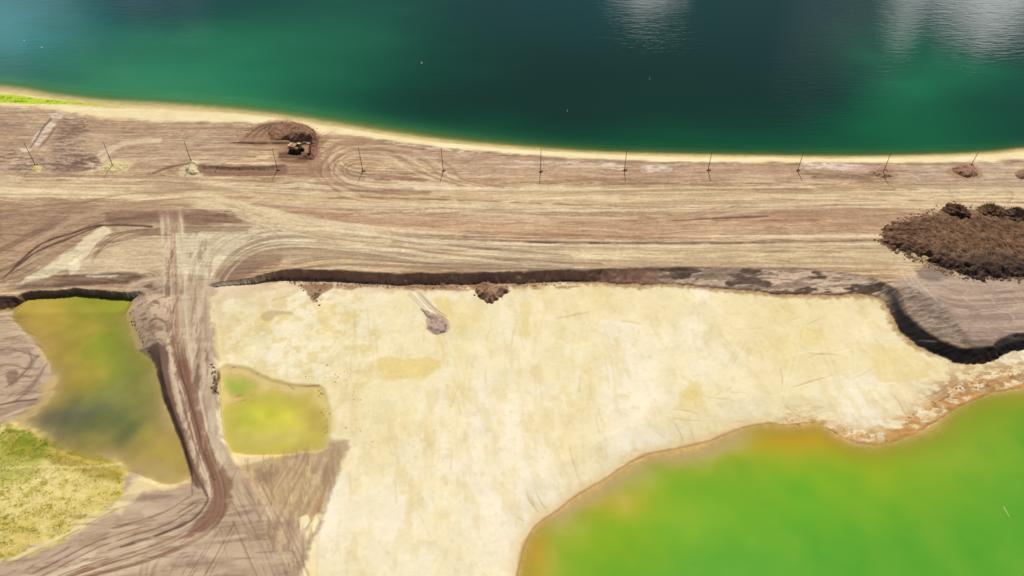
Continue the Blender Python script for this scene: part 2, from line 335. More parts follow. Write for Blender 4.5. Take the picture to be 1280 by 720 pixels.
# left sweeps of blade marks
bundle([(-80,352),(0,338),(60,310),(120,280),(200,268),(290,266)], 34, (140,110,88), .65, 417, .16, .004, (.5,.6), .13)
bundle([(-80,352),(0,338),(60,310),(120,280),(200,268),(290,266)], 30, (196,168,138), .5, 418, .2, .004, (.56,.64), 0)
bundle([(-80,290),(0,274),(100,262),(220,256)], 12, (150,120,98), .5, 419, .3, .006, (.48,.6), .08)
rut([(0,352),(40,318),(90,296),(128,281)], (100,74,58), .9, 1.0, -.15)
rut([(10,340),(50,306),(100,288),(130,281),(190,283)], (96,70,56), .9, 1.0, -.15)
bundle([(30,372),(60,345),(110,318),(150,302),(210,300)], 9, (176,148,120), .6, 421, .4, .01, (.45,.6), .1)
bundle([(60,352),(110,350),(170,348)], 8, (124,96,78), .7, 423, .45, .008, (.45,.58), .12)
bundle([(170,345),(190,345),(205,360),(208,380)], 8, (150,118,96), .6, 425, .4, .01, (.45,.6), .1)
bundle([(262,372),(270,340),(300,310),(350,296),(430,300),(560,318),(700,330)], 20, (150,124,100), .55, 427, .22, .004, (.5,.62), .12)
bundle([(262,372),(270,340),(300,310),(350,296),(430,300),(560,318),(700,330)], 18, (226,210,180), .5, 428, .28, .004, (.52,.62), 0)
bundle([(350,336),(420,326),(560,332),(750,334)], 7, (150,122,100), .6, 429, .5, .005, (.48,.6), .08)
bundle([(244,372),(250,330),(290,290),(360,278)], 10, (182,158,130), .5, 431, .4, .01, (.48,.6), .08)
bundle([(270,248),(300,262),(345,292)], 9, (168,138,112), .5, 433, .4, .02, (.45,.6), .08)
for i in range(14):
    x0 = rngp.uniform(290, 350); y0 = rngp.uniform(246, 296); r = rngp.uniform(8, 22); a0 = rngp.uniform(0, 6)
    rut([(x0+r*math.cos(a0+q), y0+r*.55*math.sin(a0+q)) for q in np.linspace(0, 2.4, 6)], (228,210,178) if i % 2 else (160,130,104), .45, .7, -.04, 3)
bundle([(228,247),(280,256),(330,272),(400,288),(480,298)], 12, (222,200,162), .7, 467, .4, .005, (.3,.5), .05, base=.35)
blob([(285,249),(340,250),(420,256),(520,268),(620,274),(560,280),(440,274),(350,262)], (186,150,120), .6, 3, 4, 5, tex=.3+.7*sstep(.4,.6,st3), seed=405)
blob([(445,262),(470,264),(540,272),(520,275),(470,272)], (226,206,184), .5, 1.5, 3, 2, tex=sstep(.45,.6,st3), seed=406)
blob([(128,281),(138,288),(122,304),(112,318),(92,332),(60,345),(22,356),(52,336),(90,312),(108,296)], (224,206,170), .85, 2, 4, 2.5, seed=408)
blob([(86,330),(96,322),(100,336),(88,344)], (232,216,184), .7, 1.5, 3, 2, seed=410)
bundle([(110,330),(130,305),(160,290),(210,288)], 7, (150,120,96), .75, 469, .5, .01, (.45,.58), .14)
for i in range(9):
    rr = (i+rngp.normal()*.18)/8; q0 = 46-34*rr; h0 = 33-24*rr; cc_ = (150,114,88) if i % 2 == 0 else (230,206,170)
    rut([(452+q0*1.9, 214-h0*.75),(452+q0*.6, 213-h0*.98),(448-q0*.4, 213-h0*.85),(446-q0, 212),(448-q0*.5, 213+h0*.8),(456+q0*.5, 214+h0),(456+q0*2.2, 215+h0*1.02)], cc_, .5 if i % 2 == 0 else .32, 1.5, -.09 if i % 2 == 0 else .03, 8, 900+i, .25)
for i in range(6):
    rut([(470+i*14, 188+i*1.5),(492+i*14, 198+i*2),(514+i*13, 214+i*2),(560+i*14, 230+i)], (160,124,98) if i % 2 else (228,204,166), .55, 1.3, -.07, 6, 920+i)
for q in ([(0,186),(22,188),(40,196),(118,196),(120,212),(60,214),(0,212)],[(66,186),(118,190),(116,206),(80,204)],[(82,140),(110,150),(104,178),(66,182),(76,160)]):
    blob(q, (128,100,84), .7, 2, 4, 2, tex=sstep(.47, .58, fbm(X/4.5, YW/.8, 252, 4, .6)), seed=412); blob(q, (216,194,168), .5, 2, 4, 2, tex=sstep(.54, .62, fbm(X/3.5, YW/.8, 257, 4, .6)), seed=414)
rut([(34,190),(44,176),(54,160),(64,148)], (120,92,78), .8, 1.0, -.12); rut([(44,190),(56,178),(68,160)], (130,102,86), .7, 1.0, -.12)
for i in range(16):
    y0 = 150+i*3.4; x0 = rngp.uniform(120, 250); rut([(x0, y0),(x0+rngp.uniform(30,120), y0+rngp.normal()*.6),(x0+150, y0+1)], (150,120,98) if i % 2 else (222,200,170), .5, .6, -.06, 2, 940+i, .4)
blob([(236,262),(292,263),(288,281),(238,281)], (128,98,80), .6, 2, 3, 2, tex=sstep(.44,.56,hair), seed=416)
# twin crossing road running down the causeway
ROAD = [(212,258),(214,274),(216,300),(218,340),(219,380),(222,420),(230,470),(242,520),(258,570),(272,610),(268,645),(235,672),(180,694),(110,716),(60,735)]
# ---- scarp soil
sc = sstep(.01, .12, T)*sstep(1.0, .985, T)
paint(ALL, sc*sstep(255, 272, QX)*sstep(345, 320, QX), (150,120,98)); dark_l = sc*sstep(860, 800, QX)*sstep(290, 340, QX)
paint(ALL, dark_l, (172,132,110)); paint(ALL, dark_l*sstep(.45, .65, fbm(X/2, Y/2, 262, 4, .6))*.5, (140,106,88))
gr = sc*sstep(800, 860, QX)*sstep(1120, 1100, QX)
paint(ALL, gr, (226,196,166))
paint(ALL, gr*sstep(.53, .58, fbm(X/11, Y/2.6, 260, 4, .55))*.85, (104,84,72))
paint(ALL, gr*sstep(.54, .6, fbm(X/8, Y/.7, 265, 4, .55))*.5, (120,98,84))
paint(ALL, sc*sstep(1095, 1125, QX), (58,50,48))  # right cliff: its shadow band painted as darker soil colour
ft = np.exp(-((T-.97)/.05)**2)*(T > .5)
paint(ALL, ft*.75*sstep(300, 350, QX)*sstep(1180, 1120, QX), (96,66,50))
paint(ALL, sc*sstep(200, 170, QX), (142,112,92))
soilfringe = 1
# ---- sand floor
sand = sstep(.985, 1.0, T)*(dT > 0)
sn = fbm(X/16, Y/30, 270, 5, .55); sn2 = fbm(X/3.2+Y*.05, Y/9, 280, 4, .55)
cs = c3(243,224,180) + (np.clip((sn-.5)*3.4+.4, -.3, 1.2))[..., None]*c3(6,8,20)
m_s = sand*1.0
C[:] = C*(1-m_s[..., None]) + cs*m_s[..., None]
paint(ALL, m_s*sstep(.56, .74, sn2)*.35, (226,200,140))
paint(ALL, m_s*sstep(.6, .74, fbm(X/2.0, Y/2.6, 285, 4, .6))*.3, (222,198,146))
paint(ALL, m_s*sstep(.58, .72, fbm(X/9, Y/8, 288, 5, .6))*.35, (247,236,208))
DZ *= 1-m_s; DZ += m_s*((sn2-.5)*.07 + (fbm(X/1.2, Y/2.0, 292, 3)-.5)*.035)
fr = sand*sstep(2.6, .2, dF + (fbm(X/1.5, Y/1.5, 293, 4, .6)-.5)*3.4)*sstep(275, 330, QX)*(dF > -1)
paint(ALL, fr*.85*sstep(1180, 1140, QX), (150,108,80)); paint(ALL, fr*sstep(.5, .62, fbm(X/.8, Y/.8, 297, 3, .6))*.6, (196,160,124)); paint(ALL, sand*sstep(5.5, 1.0, dF + (fbm(X/3, Y/3, 299, 4, .6)-.5)*9)*sstep(290, 340, QX)*sstep(720, 640, QX)*.45, (206,172,132))
yel = (230,203,128)
for q, a in (([(322,398),(332,390),(360,390),(366,396),(350,404),(336,412),(326,414)], .65),([(470,452),(480,446),(500,448),(530,446),(550,450),(548,462),(530,472),(500,476),(475,468)], .75),
          ([(390,380),(420,382),(425,394),(400,396)], .4),([(398,394),(412,396),(410,408),(400,406)], .5),([(420,413),(438,412),(437,425),(424,424)], .55),([(460,412),(475,414),(472,424),(460,422)], .5),
          ([(860,475),(875,480),(866,500),(852,494)], .45),([(1000,410),(1030,412),(1020,432),(1000,428)], .45),([(850,485),(880,490),(870,515),(850,510)], .4),([(1090,430),(1150,440),(1160,470),(1100,475)], .4),
          ([(640,330),(760,350),(860,352),(860,400),(760,400),(680,380)], .2),([(890,340),(1130,380),(1150,440),(1020,470),(900,420)], .25),([(540,375),(560,372),(566,392),(552,398)], .6),
          ([(730,450),(745,430),(760,470),(720,520),(700,560)], .22),([(560,480),(575,430),(590,470),(585,560),(560,570)], .2),([(1160,450),(1280,455),(1280,470),(1150,480)], .25),([(650,380),(662,380),(660,420),(652,420)], .5),([(560,380),(580,370),(600,400),(570,420)], .3)):
    blob(q, yel, a, 2.5, 7, 3, tex=m_s, seed=351)
blob([(274,366),(340,358),(440,360),(470,400),(460,480),(400,478),(330,466),(276,450)], (226,200,138), .55, 6, 6, 3, tex=sstep(.5, .6, fbm(X/3.4, Y/3.0, 371, 5, .6)), seed=352)
blob([(274,366),(340,358),(440,360),(470,400),(460,480),(400,478),(330,466),(276,450)], (248,236,206), .5, 6, 6, 3, tex=sstep(.54, .64, fbm(X/3.0, Y/3.4, 375, 5, .6)), seed=354)
blob([(540,360),(760,360),(770,520),(700,600),(560,700),(440,690),(500,500)], (232,206,140), .22, 12, 8, 3, tex=sstep(.54, .66, fbm(X/2.2, Y/9, 379, 4, .6)), seed=356)
blob([(262,362),(300,356),(345,354),(330,366),(290,374),(272,380)], (214,182,150), .6, 3, 6, 3, seed=353)
blob([(290,364),(380,354),(375,364),(330,382),(300,385)], (222,196,158), .45, 2, 5, 3, seed=355)
blob([(372,356),(400,355),(418,358),(396,372),(392,378),(384,366)], (142,104,76), .75, 1.5, 4, 2, seed=357)
blob([(325,396),(334,389),(362,389),(366,393),(348,394),(334,402)], (200,172,132), .7, 1.4, 2, 2, seed=359)
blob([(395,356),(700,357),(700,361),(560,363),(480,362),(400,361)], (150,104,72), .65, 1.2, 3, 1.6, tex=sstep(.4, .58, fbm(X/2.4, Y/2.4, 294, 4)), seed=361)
# slid soil tongue
bundle([(505,358),(520,372),(535,388),(545,402)], 11, (206,182,152), .65, 435, .35, .01, (.35,.6), .1)
blob([(532,400),(540,394),(558,398),(562,408),(556,417),(540,418),(533,410)], (176,148,128), .7, 1.2, 2.5, 2, seed=363)
bundle([(520,362),(534,380),(556,396)], 3, (170,140,116), .7, 437, .6, .01, (.4,.6), .1)
# rills and cracks running to the large pond
for pts in ([(709,551),(714,570),(720,590),(727,608)],[(655,605),(662,625),(672,640)],[(668,610),(676,628),(682,636)],[(735,592),(738,600),(737,608)],[(838,522),(852,545),(853,558)],[(862,530),(866,545),(868,556)],[(820,540),(830,548)],
            [(1112,488),(1122,500),(1135,522),(1140,526)],[(975,500),(985,510),(1000,522),(1020,528)],[(985,505),(1010,524),(1040,528),(1060,540)],[(1150,500),(1175,490),(1190,478),(1215,470)],[(1165,505),(1180,500),(1200,485),(1235,475)],[(1205,470),(1240,462),(1260,470),(1280,474)],[(1190,480),(1210,492)],[(645,645),(655,652)],
            [(975,495),(978,480),(976,462)],[(985,486),(1045,468)],[(335,378),(360,370)],[(690,400),(735,390)],[(792,427),(800,426)]):
    rut(pts, (206,166,120), .5, .8, -.1, brk=.3)
for i in range(110):
    x0 = rngp.uniform(430, 1160); y0 = rngp.uniform(370, 640)
    if y0 > 500 and x0 > 700+(640-y0)*2.2: continue
    ang = rngp.normal()*.25 - .25 if x0 > 760 else rngp.normal()*.22 + 1.5
    ln = rngp.uniform(8, 45)
    rut([(x0+ln*q*math.cos(ang), y0+ln*q*math.sin(ang)*.8+math.sin(q*4+i)*1.2) for q in np.linspace(0, 1, 4)], (214,188,136) if i % 3 else (248,238,212), rngp.uniform(.3,.6), rngp.uniform(.5,.9), -.06, 3)
# damp rim of the ponds
def rim(s, d, lo, hi, c, a, seed):
    nz = fbm(X[s]/3, Y[s]/3, seed, 4); m = sstep(-hi*(.4+1.2*nz), -lo, d)*(T[s] > .5)
    paint(s, m*a, c)
rim(sC, dC, 0, 4.5, (226,196,140), .7, 296); rim(sC, dC, 0, 1.0, (186,136,90), .9, 298)
wr = sstep(930, 1000, QX)*sstep(-9, -1, np.where(False, 0, 0))
full = np.full(X.shape, -60.0); full[sC] = dC
paint(ALL, sstep(-9, -1.0, full)*sstep(940, 1150, QX)*sstep(.40, .58, fbm(X/2.6, Y/1.4, 302, 4, .6))*1.0*(full < 0), (206,150,88))
paint(ALL, sstep(-14, -4, full)*sstep(1120, 1190, QX)*sstep(.45, .58, fbm(X/2.2, Y/1.2, 306, 4, .6))*.75*(full < 0), (176,130,88))
DZ += (full < 0)*sstep(-8, -2, full)*sstep(930, 1000, QX)*(fbm(X/2, Y/1.3, 309, 4)-.5)*.6
paint(ALL, (full >= 0)*1.0, (214,178,112)); 

# ---- low ground on the left
lowb = [(-90,384),(20,386),(150,374),(172,348),(266,348),(266,372),(268,430),(272,500),(280,556),(330,562),(425,552),(430,566),(410,620),(395,670),(372,730),(360,790),(-90,790)]
s_, m_ = blob(lowb, (190,164,138), .95, 4, 9, 3, seed=371)
g2 = fbm(X/14+Y/40, Y/2.2-X/22, 312, 4, .6)
paint(s_, m_*sstep(.48, .68, g2[s_])*.5, (164,136,112)); paint(s_, m_*sstep(.5, .7, fbm(X[s_]/6, Y[s_]/5, 316, 4))*.4, (212,186,154))
blob([(282,562),(330,562),(428,552),(415,600),(400,650),(370,650),(330,625),(300,590)], (196,168,122), .6, 6, 8, 4, seed=373)
blob([(285,552),(330,560),(352,566),(340,572),(300,582),(290,572)], (236,216,172), .8, 3, 5, 3, seed=374)
bundle([(400,556),(385,590),(365,625),(350,660)], 34, (166,136,108), .5, 441, .14, .006, (.5,.62), .14)
bundle([(425,552),(408,600),(396,640)], 7, (172,130,88), .6, 443, .4, .01, (.4,.6), .1)
blob([(318,588),(340,580),(350,590),(335,606),(322,600)], (150,122,100), .6, 4, 5, 3, seed=375)
blob([(372,648),(384,644),(386,655),(376,662)], (238,220,176), .9, 1.5, 2, 2, seed=376)
blob([(382,668),(396,642),(402,646),(386,672)], (244,228,176), .9, 1.5, 2, 2, seed=377)
blob([(165,600),(200,590),(235,590),(238,600),(205,612),(175,618),(150,640),(142,632)], (230,208,156), .85, 4, 10, 2.5, seed=379)
blob([(195,600),(228,588),(232,600),(205,614)], (234,212,150), .45, 3, 6, 1.5, seed=382)
blob([(95,700),(120,688),(120,695),(100,705)], (214,194,164), .6, 3, 3, 3, seed=380)
bundle([(-60,545),(0,522),(35,510),(60,500)], 16, (158,130,108), .6, 445, .3, .01, (.45,.6), .12)
bundle([(0,500),(30,480),(50,455)], 14, (140,114,96), .55, 447, .3, .02, (.52,.62), .12)
blob([(6,468),(20,462),(24,476),(12,482)], (128,100,84), .6, 2, 4, 2, seed=381)
rut([(-10,508),(20,502),(45,500)], (110,84,70), .8, 1, -.1)
rut([(20,478),(38,455),(36,440)], (130,104,88), .7, .8, -.1)
blob([(-60,370),(18,370),(20,386),(-60,388)], (104,80,66), .9, 1.5, 3, 2, seed=383)
blob([(20,372),(60,364),(100,362),(160,368),(160,378),(120,372),(60,375),(30,384)], (136,106,86), .7, 1.5, 4, 1.6, seed=385)
fullA = np.full(X.shape, -60.0); fullA[sA] = dA; fullB = np.full(X.shape, -60.0); fullB[sB] = dB; lowz = Z < -2.9
paint(ALL, sstep(-1.6, .8, fullA + (iso-.5)*4)*.8*lowz, (196,168,112)); paint(ALL, sstep(-2.2, .8, fullB + (iso-.5)*4)*.9*lowz, (218,192,116))
# grassy corner
gcor = [(-90,520),(20,531),(60,548),(110,568),(152,580),(158,600),(150,625),(120,650),(60,682),(0,704),(-90,740)]
s_, m_ = blob(gcor, (226,206,136), .95, 6, 13, 3, seed=387)
gn = fbm(X[s_]/2.2, Y[s_]/1.6, 320, 5, .6); gb = fbm(X[s_]/9, Y[s_]/6, 326, 3)
paint(s_, m_*sstep(.40, .62, gn*.3+gb*.7)*.75, (204,180,98)); paint(s_, m_*sstep(.60, .7, gn)*.6, (160,148,48)); paint(s_, m_*sstep(.6, .7, fbm(X[s_]/1.2, Y[s_]/.9, 330, 3))*.45, (236,220,160))
blob([(10,530),(60,548),(110,568),(152,582),(150,604),(100,592),(50,572),(10,556)], (166,144,66), .7, 6, 8, 3, seed=388)
blob([(0,532),(30,536),(60,552),(50,572),(10,566)], (112,128,40), .7, 4, 6, 2, tex=sstep(.42,.56,fbm(X/1.6,Y/1.3,391,4)), seed=390)
blob([(-90,560),(0,545),(60,560),(30,600),(-90,620)], (150,150,52), .5, 10, 8, 3, seed=389)
rut([(-60,590),(20,585),(100,584),(150,580)], (236,218,160), .5, 1.6, .05)
rut([(0,706),(60,678),(120,650),(150,628)], (232,212,168), .8, 2.2, .0)
# lower road fan
bundle([(300,590),(320,650),(345,720)], 30, (170,140,114), .45, 449, .2, .01, (.5,.62), .08)
for pts in ([(290,630),(305,655),(330,690),(345,730)],[(300,612),(340,668),(372,712)],[(350,640),(370,670),(385,700)],[(210,720),(225,695),(240,675)],[(260,690),(256,720)],[(272,650),(285,700)],[(40,720),(110,680),(160,655)],[(0,712),(80,672),(140,640)],[(298,580),(288,603),(282,606)],[(306,585),(330,612)]):
    rut(pts, (156,124,100), .5, .7, -.08, brk=.3)
bundle([(235,672),(200,700),(190,740)], 26, (160,130,106), .5, 451, .22, .01, (.5,.62), .1)
rutset([(40,735),(130,690),(210,664),(250,640)], 7, 24, (128,98,78), .6, .9, -.1, .3, 1400, 1.5)
rutset([(300,600),(330,660),(360,730)], 7, 30, (132,102,80), .5, .8, -.09, .35, 1420, 2)
rutset([(235,735),(262,690),(285,650)], 5, 16, (128,98,78), .5, .8, -.09, .35, 1440, 1.5)
rutset([(-30,440),(10,430),(50,440)], 6, 34, (130,102,84), .5, .8, -.09, .35, 1460, 3)
# twin tracks: cover and damp core
bundle(ROAD, 17, (214,193,162), .8, 453, .25, .003, (.3,.6), .08, base=.3)
blob([(218,400),(224,440),(236,452),(248,500),(262,560),(276,580),(288,600),(288,630),(270,655),(230,672),(262,630),(262,600),(246,560),(232,520),(222,470),(214,430)], (142,106,86), .8, 3, 5, 3, seed=391)
bundle(ROAD[:6], 4, (176,140,116), .7, 455, .4, .01, (.3,.55), .05)
bundle(ROAD[5:], 11, (134,98,78), .7, 457, .3, .006, (.45,.6), .14)
bundle([(272,640),(235,668),(180,690),(110,712)], 12, (150,112,90), .6, 459, .35, .006, (.4,.6), .1)
for dx, c in ((-7,(156,122,100)),(-3,(222,200,168)),(10,(158,126,102)),(13,(222,202,170))):
    rut([(p[0]+dx+rngp.normal()*.6, p[1]) for p in ROAD[:8]], c, .5, .8, -.08, brk=.35)
rut([(214,440),(222,470),(236,520),(250,570),(262,610),(252,640),(235,652)], (232,212,180), .8, .9, .03)
rut([(219,436),(228,472),(243,520),(256,568),(268,600)], (104,76,60), .8, .9, -.12)
rut([(196,440),(205,480),(225,540),(240,585),(256,615),(258,628),(240,650),(200,668),(150,684)], (96,70,58), .75, 1.3, -.15, brk=.15)
blob([(184,436),(196,428),(210,440),(212,470),(224,520),(240,570),(250,610),(240,600),(228,560),(214,520),(200,490),(196,462)], (112,84,70), .8, 2, 3, 2, seed=393)  # dark strip paints the shaded flank of the causeway bank
rut([(186,412),(187,402),(196,398),(207,404),(208,414)], (120,94,78), .7, 1.2, -.1); rut([(188,430),(198,424),(206,432)], (130,104,88), .6, 1.2, -.1)
for q in ([(178,358),(190,354),(188,362)],[(186,378),(196,374),(198,380)],[(172,400),(184,397),(183,400)],[(240,462),(246,440),(250,470),(247,500)],[(256,432),(262,450),(258,470)]):
    blob(q, (124,94,76), .7, 1.2, 2.5, 1.5, seed=395)
rut([(243,330),(246,420),(252,480),(262,540)], (160,132,108), .6, .8, -.1); rut([(258,350),(256,400),(262,460)], (160,132,108), .6, .8, -.1)
blob([(262,372),(274,372),(280,400),(282,440),(274,452),(266,430)], (226,204,158), .7, 3, 5, 2, seed=397)
for q, c, a, tx in (([(206,290),(222,290),(228,420),(240,520),(262,600),(240,600),(222,520),(208,420)],(124,92,74),.75,(1.1,6,.53,.58)),([(225,300),(262,300),(266,440),(270,520),(282,580),(262,580),(246,500),(232,420)],(226,208,178),.6,(1.3,7,.5,.58)),
        ([(158,370),(210,360),(214,450),(196,450),(170,410)],(128,98,80),.7,(1.6,1.3,.56,.61)),([(228,300),(262,300),(268,470),(250,470)],(140,112,92),.55,(.9,5,.58,.62)),
        ([(60,640),(240,610),(320,640),(360,720),(0,730)],(134,106,88),.5,(7,.9,.56,.62)),([(60,640),(240,610),(320,640),(360,720),(0,730)],(220,200,168),.45,(5,1.4,.58,.64)),([(0,385),(22,385),(50,450),(50,500),(20,520),(-20,520)],(134,106,88),.6,(5,.8,.55,.6)),
        ([(300,575),(425,556),(400,650),(370,715),(330,660)],(232,208,160),.5,(1.5,4,.57,.63)),([(300,575),(425,556),(400,650),(370,715),(330,660)],(150,118,90),.5,(.8,5,.56,.62))):
    blob(q, c, a*.72, 4, 6, 2, tex=sstep(tx[2]-.03, tx[3]+.05, fbm((X+Y*.25)/tx[0]*.8, (Y-X*.1)/tx[1]*.8, 360, 5, .66)), seed=418)
# ruddy marks by the small pond
blob([(270,466),(284,456),(308,458),(330,470),(370,482),(390,482),(380,487),(330,484),(290,470)], (220,190,128), .75, 3, 6, 2, seed=399)
for pts in ([(281,463),(294,459)],[(313,470),(323,467)],[(355,478),(368,486)],[(372,483),(398,482)],[(284,501),(304,494)],[(300,508),(316,503)],[(284,498),(300,494)],[(292,504),(308,500)],[(310,496),(318,494)]):
    rut(pts, (168,118,76), .7, .8, .04, brk=.2)
rut([(270,458),(273,470),(270,480),(268,490)], (88,62,50), .9, 2.0, .05)
# ---- right-hand bench
blob([(1130,345),(1200,342),(1300,350),(1370,350),(1370,416),(1290,416),(1232,428),(1205,424),(1180,412),(1150,390),(1120,356)], (180,156,138), .85, 5, 5, 4, seed=396)
bundle([(1150,380),(1200,395),(1280,392),(1360,390)], 36, (152,128,112), .6, 461, .16, .006, (.5,.6), .12)
bundle([(1125,320),(1140,350),(1165,378),(1190,410)], 9, (206,184,162), .6, 463, .5, .01, (.5,.6), .08)
for i in range(34):
    x0 = rngp.uniform(1165, 1290); y0 = rngp.uniform(352, 412); r = rngp.uniform(6, 34); a0 = rngp.uniform(0, 6.2)
    rut([(x0+r*math.cos(a0+q), y0+r*.4*math.sin(a0+q)) for q in np.linspace(0, 1.8, 6)], (204,184,164) if i % 2 else (150,128,112), .5, .7, -.05, 3, 1300+i, .2)
er = fbm(X/3.4+Y/5, Y/1.1-X/3.6, 340, 4, .6)
s_, m_ = blob([(1112,358),(1150,362),(1180,385),(1200,410),(1215,432),(1180,425),(1150,408),(1128,385)], (134,114,98), .75, 3, 4, 2, seed=398)
paint(s_, m_*sstep(.5, .6, er[s_])*.6, (186,166,146)); DZ[s_] += m_*(er[s_]-.5)*1.3
blob([(1205,424),(1240,424),(1290,414),(1290,420),(1235,436),(1205,432)], (120,102,90), .7, 2, 4, 2, seed=402)
blob([(1145,338),(1175,330),(1190,345),(1160,352)], (134,116,104), .7, 4, 5, 2, seed=404)
for i in range(20):
    x0 = rngp.uniform(1100, 1290); y0 = rngp.uniform(205, 262); r = rngp.uniform(8, 30); a0 = rngp.uniform(2.6, 5)
    rut([(x0+r*math.cos(a0+q), y0+r*.45*math.sin(a0+q)) for q in np.linspace(0, 2, 6)], (218,200,172) if i % 2 else (158,132,112), .5, .7, -.05, 3)
for i in range(16):
    x0 = 440+i*44+rngp.normal()*18; y0 = 380+rngp.uniform(0, 60); ln = rngp.uniform(40, 130); sl_ = rngp.normal()*18
    for o_ in (0, 7):
        rut([(x0+o_, y0),(x0+o_+sl_*.3, y0+ln*.35),(x0+o_+sl_*.7, y0+ln*.7),(x0+o_+sl_, y0+ln)], (222,198,150) if i % 2 else (249,238,212), .32, .9, -.05, 4, 980+i, .3)
# foreground slopes of causeway, shade painted into their soil, are done; fine grain everywhere
grain = np.where(LAKE, .3, 1-.7*m_s*(full < 0)); C *= (1 + ((fine-.5)*.12 + (iso-.5)*.08)*grain)[..., None]
ZF = Z + DZ*np.where(LAKE, .3, 1.0)
land = (1-np.clip(m_s*(QX > 395) + m_s*(QX > 262)*(QY < 565)*(QY > 340), 0, 1))*np.where(LAKE, 0, 1)
land = land[..., None]; mid = c3(188,160,132); C = C*(1-land) + land*((mid + (C-mid)*1.13)*c3(1.015,1.003,.99))
C = alb(np.clip(C, 8, 250))
# ------------------------------------------------------------------ mesh helpers
def mat(name, c=None, rough=.9, spec=.2, metal=0.0, noise=None):
    m = bpy.data.materials.new(name); m.use_nodes = True; nt = m.node_tree; b = nt.nodes['Principled BSDF']
    b.inputs['Roughness'].default_value = rough; b.inputs['Specular IOR Level'].default_value = spec; b.inputs['Metallic'].default_value = metal
    if c is not None:
        if noise:
            n = nt.nodes.new('ShaderNodeTexNoise'); n.inputs['Scale'].default_value = noise[0]; n.inputs['Detail'].default_value = 5
            tcx = nt.nodes.new('ShaderNodeTexCoord'); nt.links.new(tcx.outputs['Object'], n.inputs['Vector'])
            r = nt.nodes.new('ShaderNodeValToRGB'); r.color_ramp.elements[0].position = .35; r.color_ramp.elements[1].position = .65
            r.color_ramp.elements[0].color = rgba(c); r.color_ramp.elements[1].color = rgba(noise[1])
            nt.links.new(n.outputs['Fac'], r.inputs['Fac']); nt.links.new(r.outputs['Color'], b.inputs['Base Color'])
        else: b.inputs['Base Color'].default_value = rgba(c)
    return m
def grid_mesh(name, x, y, z, colour=None, extra=None):
    ny, nx = x.shape; me = bpy.data.meshes.new(name); nv = nx*ny
    me.vertices.add(nv); me.vertices.foreach_set('co', np.stack([x, y, z], -1).astype(np.float32).ravel())
    i = np.arange(nv).reshape(ny, nx); a = i[:-1, :-1]; b = i[:-1, 1:]; c = i[1:, 1:]; d = i[1:, :-1]
    f = np.stack([d, c, b, a], -1).reshape(-1, 4); nf = len(f)
    me.loops.add(nf*4); me.loops.foreach_set('vertex_index', f.ravel().astype(np.int32))
    me.polygons.add(nf); me.polygons.foreach_set('loop_start', np.arange(0, nf*4, 4, dtype=np.int32))
    me.polygons.foreach_set('use_smooth', np.ones(nf, bool)); me.update(calc_edges=True)
    if colour is not None:
        at = me.attributes.new('soil', 'FLOAT_COLOR', 'POINT')
        at.data.foreach_set('color', np.concatenate([colour, np.ones(colour.shape[:-1]+(1,))], -1).astype(np.float32).ravel())
    for k_, v in (extra or {}).items():
        at = me.attributes.new(k_, 'FLOAT', 'POINT'); at.data.foreach_set('value', v.astype(np.float32).ravel())
    return me
def tag(o, label=None, cat=None, group=None, kind=None):
    for k_, v in (('label', label), ('category', cat), ('group', group), ('kind', kind)):
        if v: o[k_] = v
    return o
def link(name, me, m=None, parent=None):
    o = bpy.data.objects.new(name, me); col.objects.link(o)
    if m is not None and not me.materials: me.materials.append(m)
    if parent is not None: o.parent = parent
    return o
def soil_material(name, scale=(1, 1, 1), amp=.16, bump=.35, tint=None):
    m = bpy.data.materials.new(name); m.use_nodes = True; nt = m.node_tree; N = nt.nodes; L = nt.links; b = N['Principled BSDF']
    b.inputs['Roughness'].default_value = .93; b.inputs['Specular IOR Level'].default_value = .12
    at = N.new('ShaderNodeAttribute'); at.attribute_name = 'soil'
    tcx = N.new('ShaderNodeTexCoord'); mp = N.new('ShaderNodeMapping'); mp.inputs['Scale'].default_value = scale; L.new(tcx.outputs['Object'], mp.inputs['Vector'])
    n1 = N.new('ShaderNodeTexNoise'); n1.inputs['Scale'].default_value = 1.1; n1.inputs['Detail'].default_value = 8; n1.inputs['Roughness'].default_value = .68; L.new(mp.outputs[0], n1.inputs['Vector'])
    n2 = N.new('ShaderNodeTexNoise'); n2.inputs['Scale'].default_value = .18; n2.inputs['Detail'].default_value = 6; L.new(mp.outputs[0], n2.inputs['Vector'])
    mr = N.new('ShaderNodeMapRange'); L.new(n1.outputs['Fac'], mr.inputs['Value']); mr.inputs['From Min'].default_value = .3; mr.inputs['From Max'].default_value = .7
    mr.inputs['To Min'].default_value = 1-amp; mr.inputs['To Max'].default_value = 1+amp
    mr2 = N.new('ShaderNodeMapRange'); L.new(n2.outputs['Fac'], mr2.inputs['Value']); mr2.inputs['From Min'].default_value = .3; mr2.inputs['From Max'].default_value = .7
    mr2.inputs['To Min'].default_value = .95; mr2.inputs['To Max'].default_value = 1.05
    mu = N.new('ShaderNodeMath'); mu.operation = 'MULTIPLY'; L.new(mr.outputs[0], mu.inputs[0]); L.new(mr2.outputs[0], mu.inputs[1])
    vm = N.new('ShaderNodeVectorMath'); vm.operation = 'SCALE'; L.new(at.outputs['Color'], vm.inputs[0]); L.new(mu.outputs[0], vm.inputs['Scale'])
    L.new(vm.outputs[0], b.inputs['Base Color'])
    bp = N.new('ShaderNodeBump'); bp.inputs['Strength'].default_value = bump; bp.inputs['Distance'].default_value = .12; L.new(n1.outputs['Fac'], bp.inputs['Height']); L.new(bp.outputs[0], b.inputs['Normal'])
    return m
M_soil = soil_material('bare_soil', amp=.13, bump=.5)
